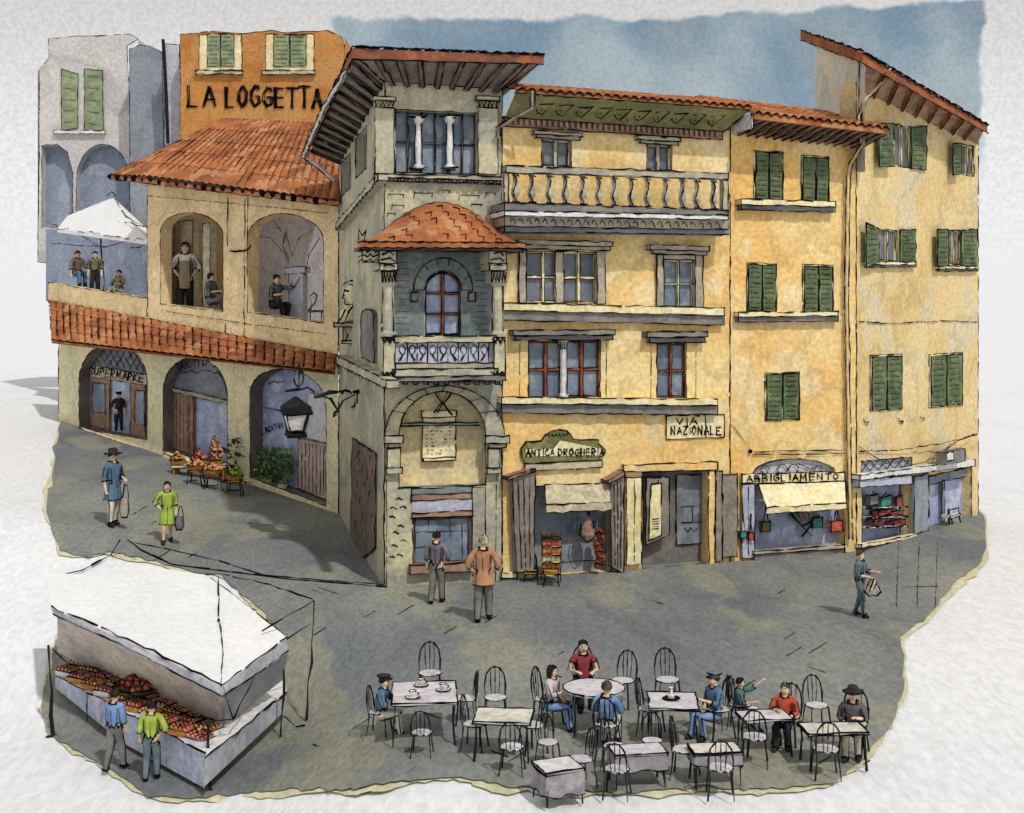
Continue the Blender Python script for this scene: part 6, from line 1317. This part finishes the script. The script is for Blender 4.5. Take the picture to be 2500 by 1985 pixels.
b = MB(); b.grid([[lo[2], lo[3]], [at(540, 1700, 20.04), at(704, 1590, 22.0)]]); b.ink([at(545, 1698, 20.0), at(620, 1650, 21), at(704, 1588, 22.0)], .012, brk=.15); b.grid([[lo[0], lo[1], lo[2]], [at(130, 1500, 22.66), at(332, 1592, 21.3), at(540, 1700, 20.02)]]); b.ink([at(130, 1500, 22.6), at(332, 1592, 21.25), at(540, 1700, 20.0)], .012, brk=.15); b.build('valance', CANVG, t)
# cloth hanging behind the counter
b = MB(); b.grid([[at(140, 1498, 23.1), at(190, 1520, 22.9), at(250, 1548, 22.5), at(335, 1590, 21.9), at(420, 1634, 21.4), at(545, 1700, 20.7)], [at(140, 1590, 24.6), at(190, 1620, 24.4), at(250, 1636, 24.0), at(335, 1690, 23.0), at(420, 1714, 22.2), at(560, 1768, 20.9)]]); 
b.ink([at(130, 1586, 23.0), at(170, 1622, 23.0), at(240, 1632, 22.6), at(300, 1690, 22.0), at(400, 1716, 21.5), at(470, 1752, 20.9), at(520, 1758, 20.7)], .014, brk=.15); b.build('back_cloth', CANVB, t)
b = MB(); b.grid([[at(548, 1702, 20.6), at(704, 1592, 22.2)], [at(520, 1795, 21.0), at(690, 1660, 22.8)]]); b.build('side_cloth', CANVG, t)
def pole(x0, y0, x1, y1, lean=0):
    base = G(x1, y1); b = MB(); b.ink([base, at(x0, y0, base.y)], .026, brk=0, m=0, step=.4); b.ink([base+V((-.08, -.05, .02)), base+V((.06, -.05, .06))], .03, brk=0, m=0); b.build('pole', [METAL], t)
pole(118, 1580, 130, 1800); pole(508, 1755, 512, 1935); pole(692, 1640, 684, 1806); pole(766, 1468, 746, 1770); pole(543, 1660, 540, 1690+80); pole(475, 1860, 480, 1922)
for q in ([at(766, 1466, 22.6), at(690, 1510, 22.2), at(640, 1540, 22.0)], [at(762, 1462, 22.6), at(650, 1425, 24.0), at(545, 1402, 25.0)], [at(546, 1678, 20.0), at(570, 1755, 20.4), at(620, 1650, 21.0), at(690, 1560, 22.0)], [at(755, 1525, 22.5), at(700, 1560, 22.2)], [at(570, 1755, 20.4), at(524, 1760, 20.2)], [G(512, 1900)+V((0, 0, .3)), G(600, 1830)+V((0, 0, .3)), G(684, 1775)+V((0, 0, .35))], [at(694, 1748, 22.3), at(722, 1775, 22.2), at(745, 1770, 22.2)]): b = MB(); b.ink(q, .013, brk=.08, m=0); b.build('guy_rope', [INKM], t)
# counter: long fruit table along the front and a white board at the side
zc = -.28
def onz(px, py, z): r = ray(px, py); k = (z-H)/r.z; return CAM+r*k
ca, cb_ = onz(135, 1650, zc), onz(500, 1838, zc); cc, cdd = onz(545, 1782, zc), onz(215, 1612, zc)
b = MB(); b.face([ca, cb_, cc, cdd]); b.ink([ca, cb_], .014); b.build('counter_top', WHITE, t)
b = MB(); b.grid([[ca, ca.lerp(cb_, .5), cb_], [V((p.x, p.y, gz(p)+.1)) for p in (ca, ca.lerp(cb_, .5), cb_)]]); b.ink([ca.lerp(cb_, .25), V((ca.lerp(cb_, .25).x, ca.lerp(cb_, .25).y, -.8))], .012); b.build('counter_skirt', mat('pale_blue_cloth', (176, 184, 202), (150, 154, 176), (210, 214, 224), scale=.9), t)
sa, sb_, s_c, sd_ = onz(500, 1850, zc), onz(700, 1690, zc), onz(690, 1640, zc), onz(520, 1768, zc)
b = MB(); b.face([sa, sb_, s_c, sd_]); b.ink([sa, sb_], .016); b.ink([sd_, s_c], .01); b.build('side_board', WHITE, t)
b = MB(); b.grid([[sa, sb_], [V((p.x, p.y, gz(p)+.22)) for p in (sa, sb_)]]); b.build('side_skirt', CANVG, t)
cr = [(ORNG, 'orange'), (RED, 'red'), (PINKF, 'pink'), (RED, 'dark red'), (ORNG, 'amber')]
ORD = ['first', 'second', 'third', 'fourth', 'fifth', 'sixth', 'seventh', 'eighth', 'ninth', 'tenth']
for row in range(2):
    for k in range(10):
        u = (k+.5)/10; v = .22+.42*row
        p = ca.lerp(cb_, u).lerp(cdd.lerp(cc, u), v); m, cn = cr[(k*2+row*3+(k//3)) % 5]
        o = local('fruit_crate', f'crate of {cn} fruit, {ORD[k]} from the far end of the {"back" if row else "front"} row', 'crate', p+V((0, 0, .01)), math.radians(-30), 'fruit crates on the market stall')
        b = MB(); b.box((0, 0, .05), (.42, .3, .1), ink=False); b.ink([(-.21, -.15, .1), (.21, -.15, .1), (.21, .15, .1)], .012); b.build('crate', WICK if k % 3 else WHITE, o)
        b = MB()
        for j in range(12):
            q = V(((j % 4)*.1-.15, (j//4)*.09-.09, .12)); rr = .048*rnd.uniform(.8, 1.15); b.blob(q, rr, 0, 6); b.ink([q+V((rr*1.05*math.cos(a), rr*.5*-1, rr*1.05*math.sin(a))) for a in np.linspace(.4, 3.4, 5)], .009, brk=0)
        b.build('fruit', m, o)
p = ca.lerp(cb_, .5).lerp(cdd.lerp(cc, .5), .55); o = local('fruit_bowl', 'big round heap of red and yellow fruit between the two shoppers', 'bowl', p+V((0, 0, .1))); b = MB(); b.lathe((0, 0, 0), [(.25, 0), (.42, .12), (.44, .16), (.4, .14), (.01, .1)], 14); b.ink([(.44*math.cos(a), .44*math.sin(a), .16) for a in np.linspace(3, 6.5, 9)], .013); b.build('bowl', OLIVE, o); b = MB()
for k in range(34):
    a = rnd.uniform(0, 6.28); r = .36*math.sqrt(rnd.random()); q = V((r*math.cos(a), r*math.sin(a), .14+.22*(1-r/.42))); b.blob(q, .06, 0, 6)
    b.ink([q+V((.07*math.cos(s), -.06, .07*math.sin(s))) for s in np.linspace(.3, 3.2, 5)], .009, brk=0)
b.build('fruit', RED, o)
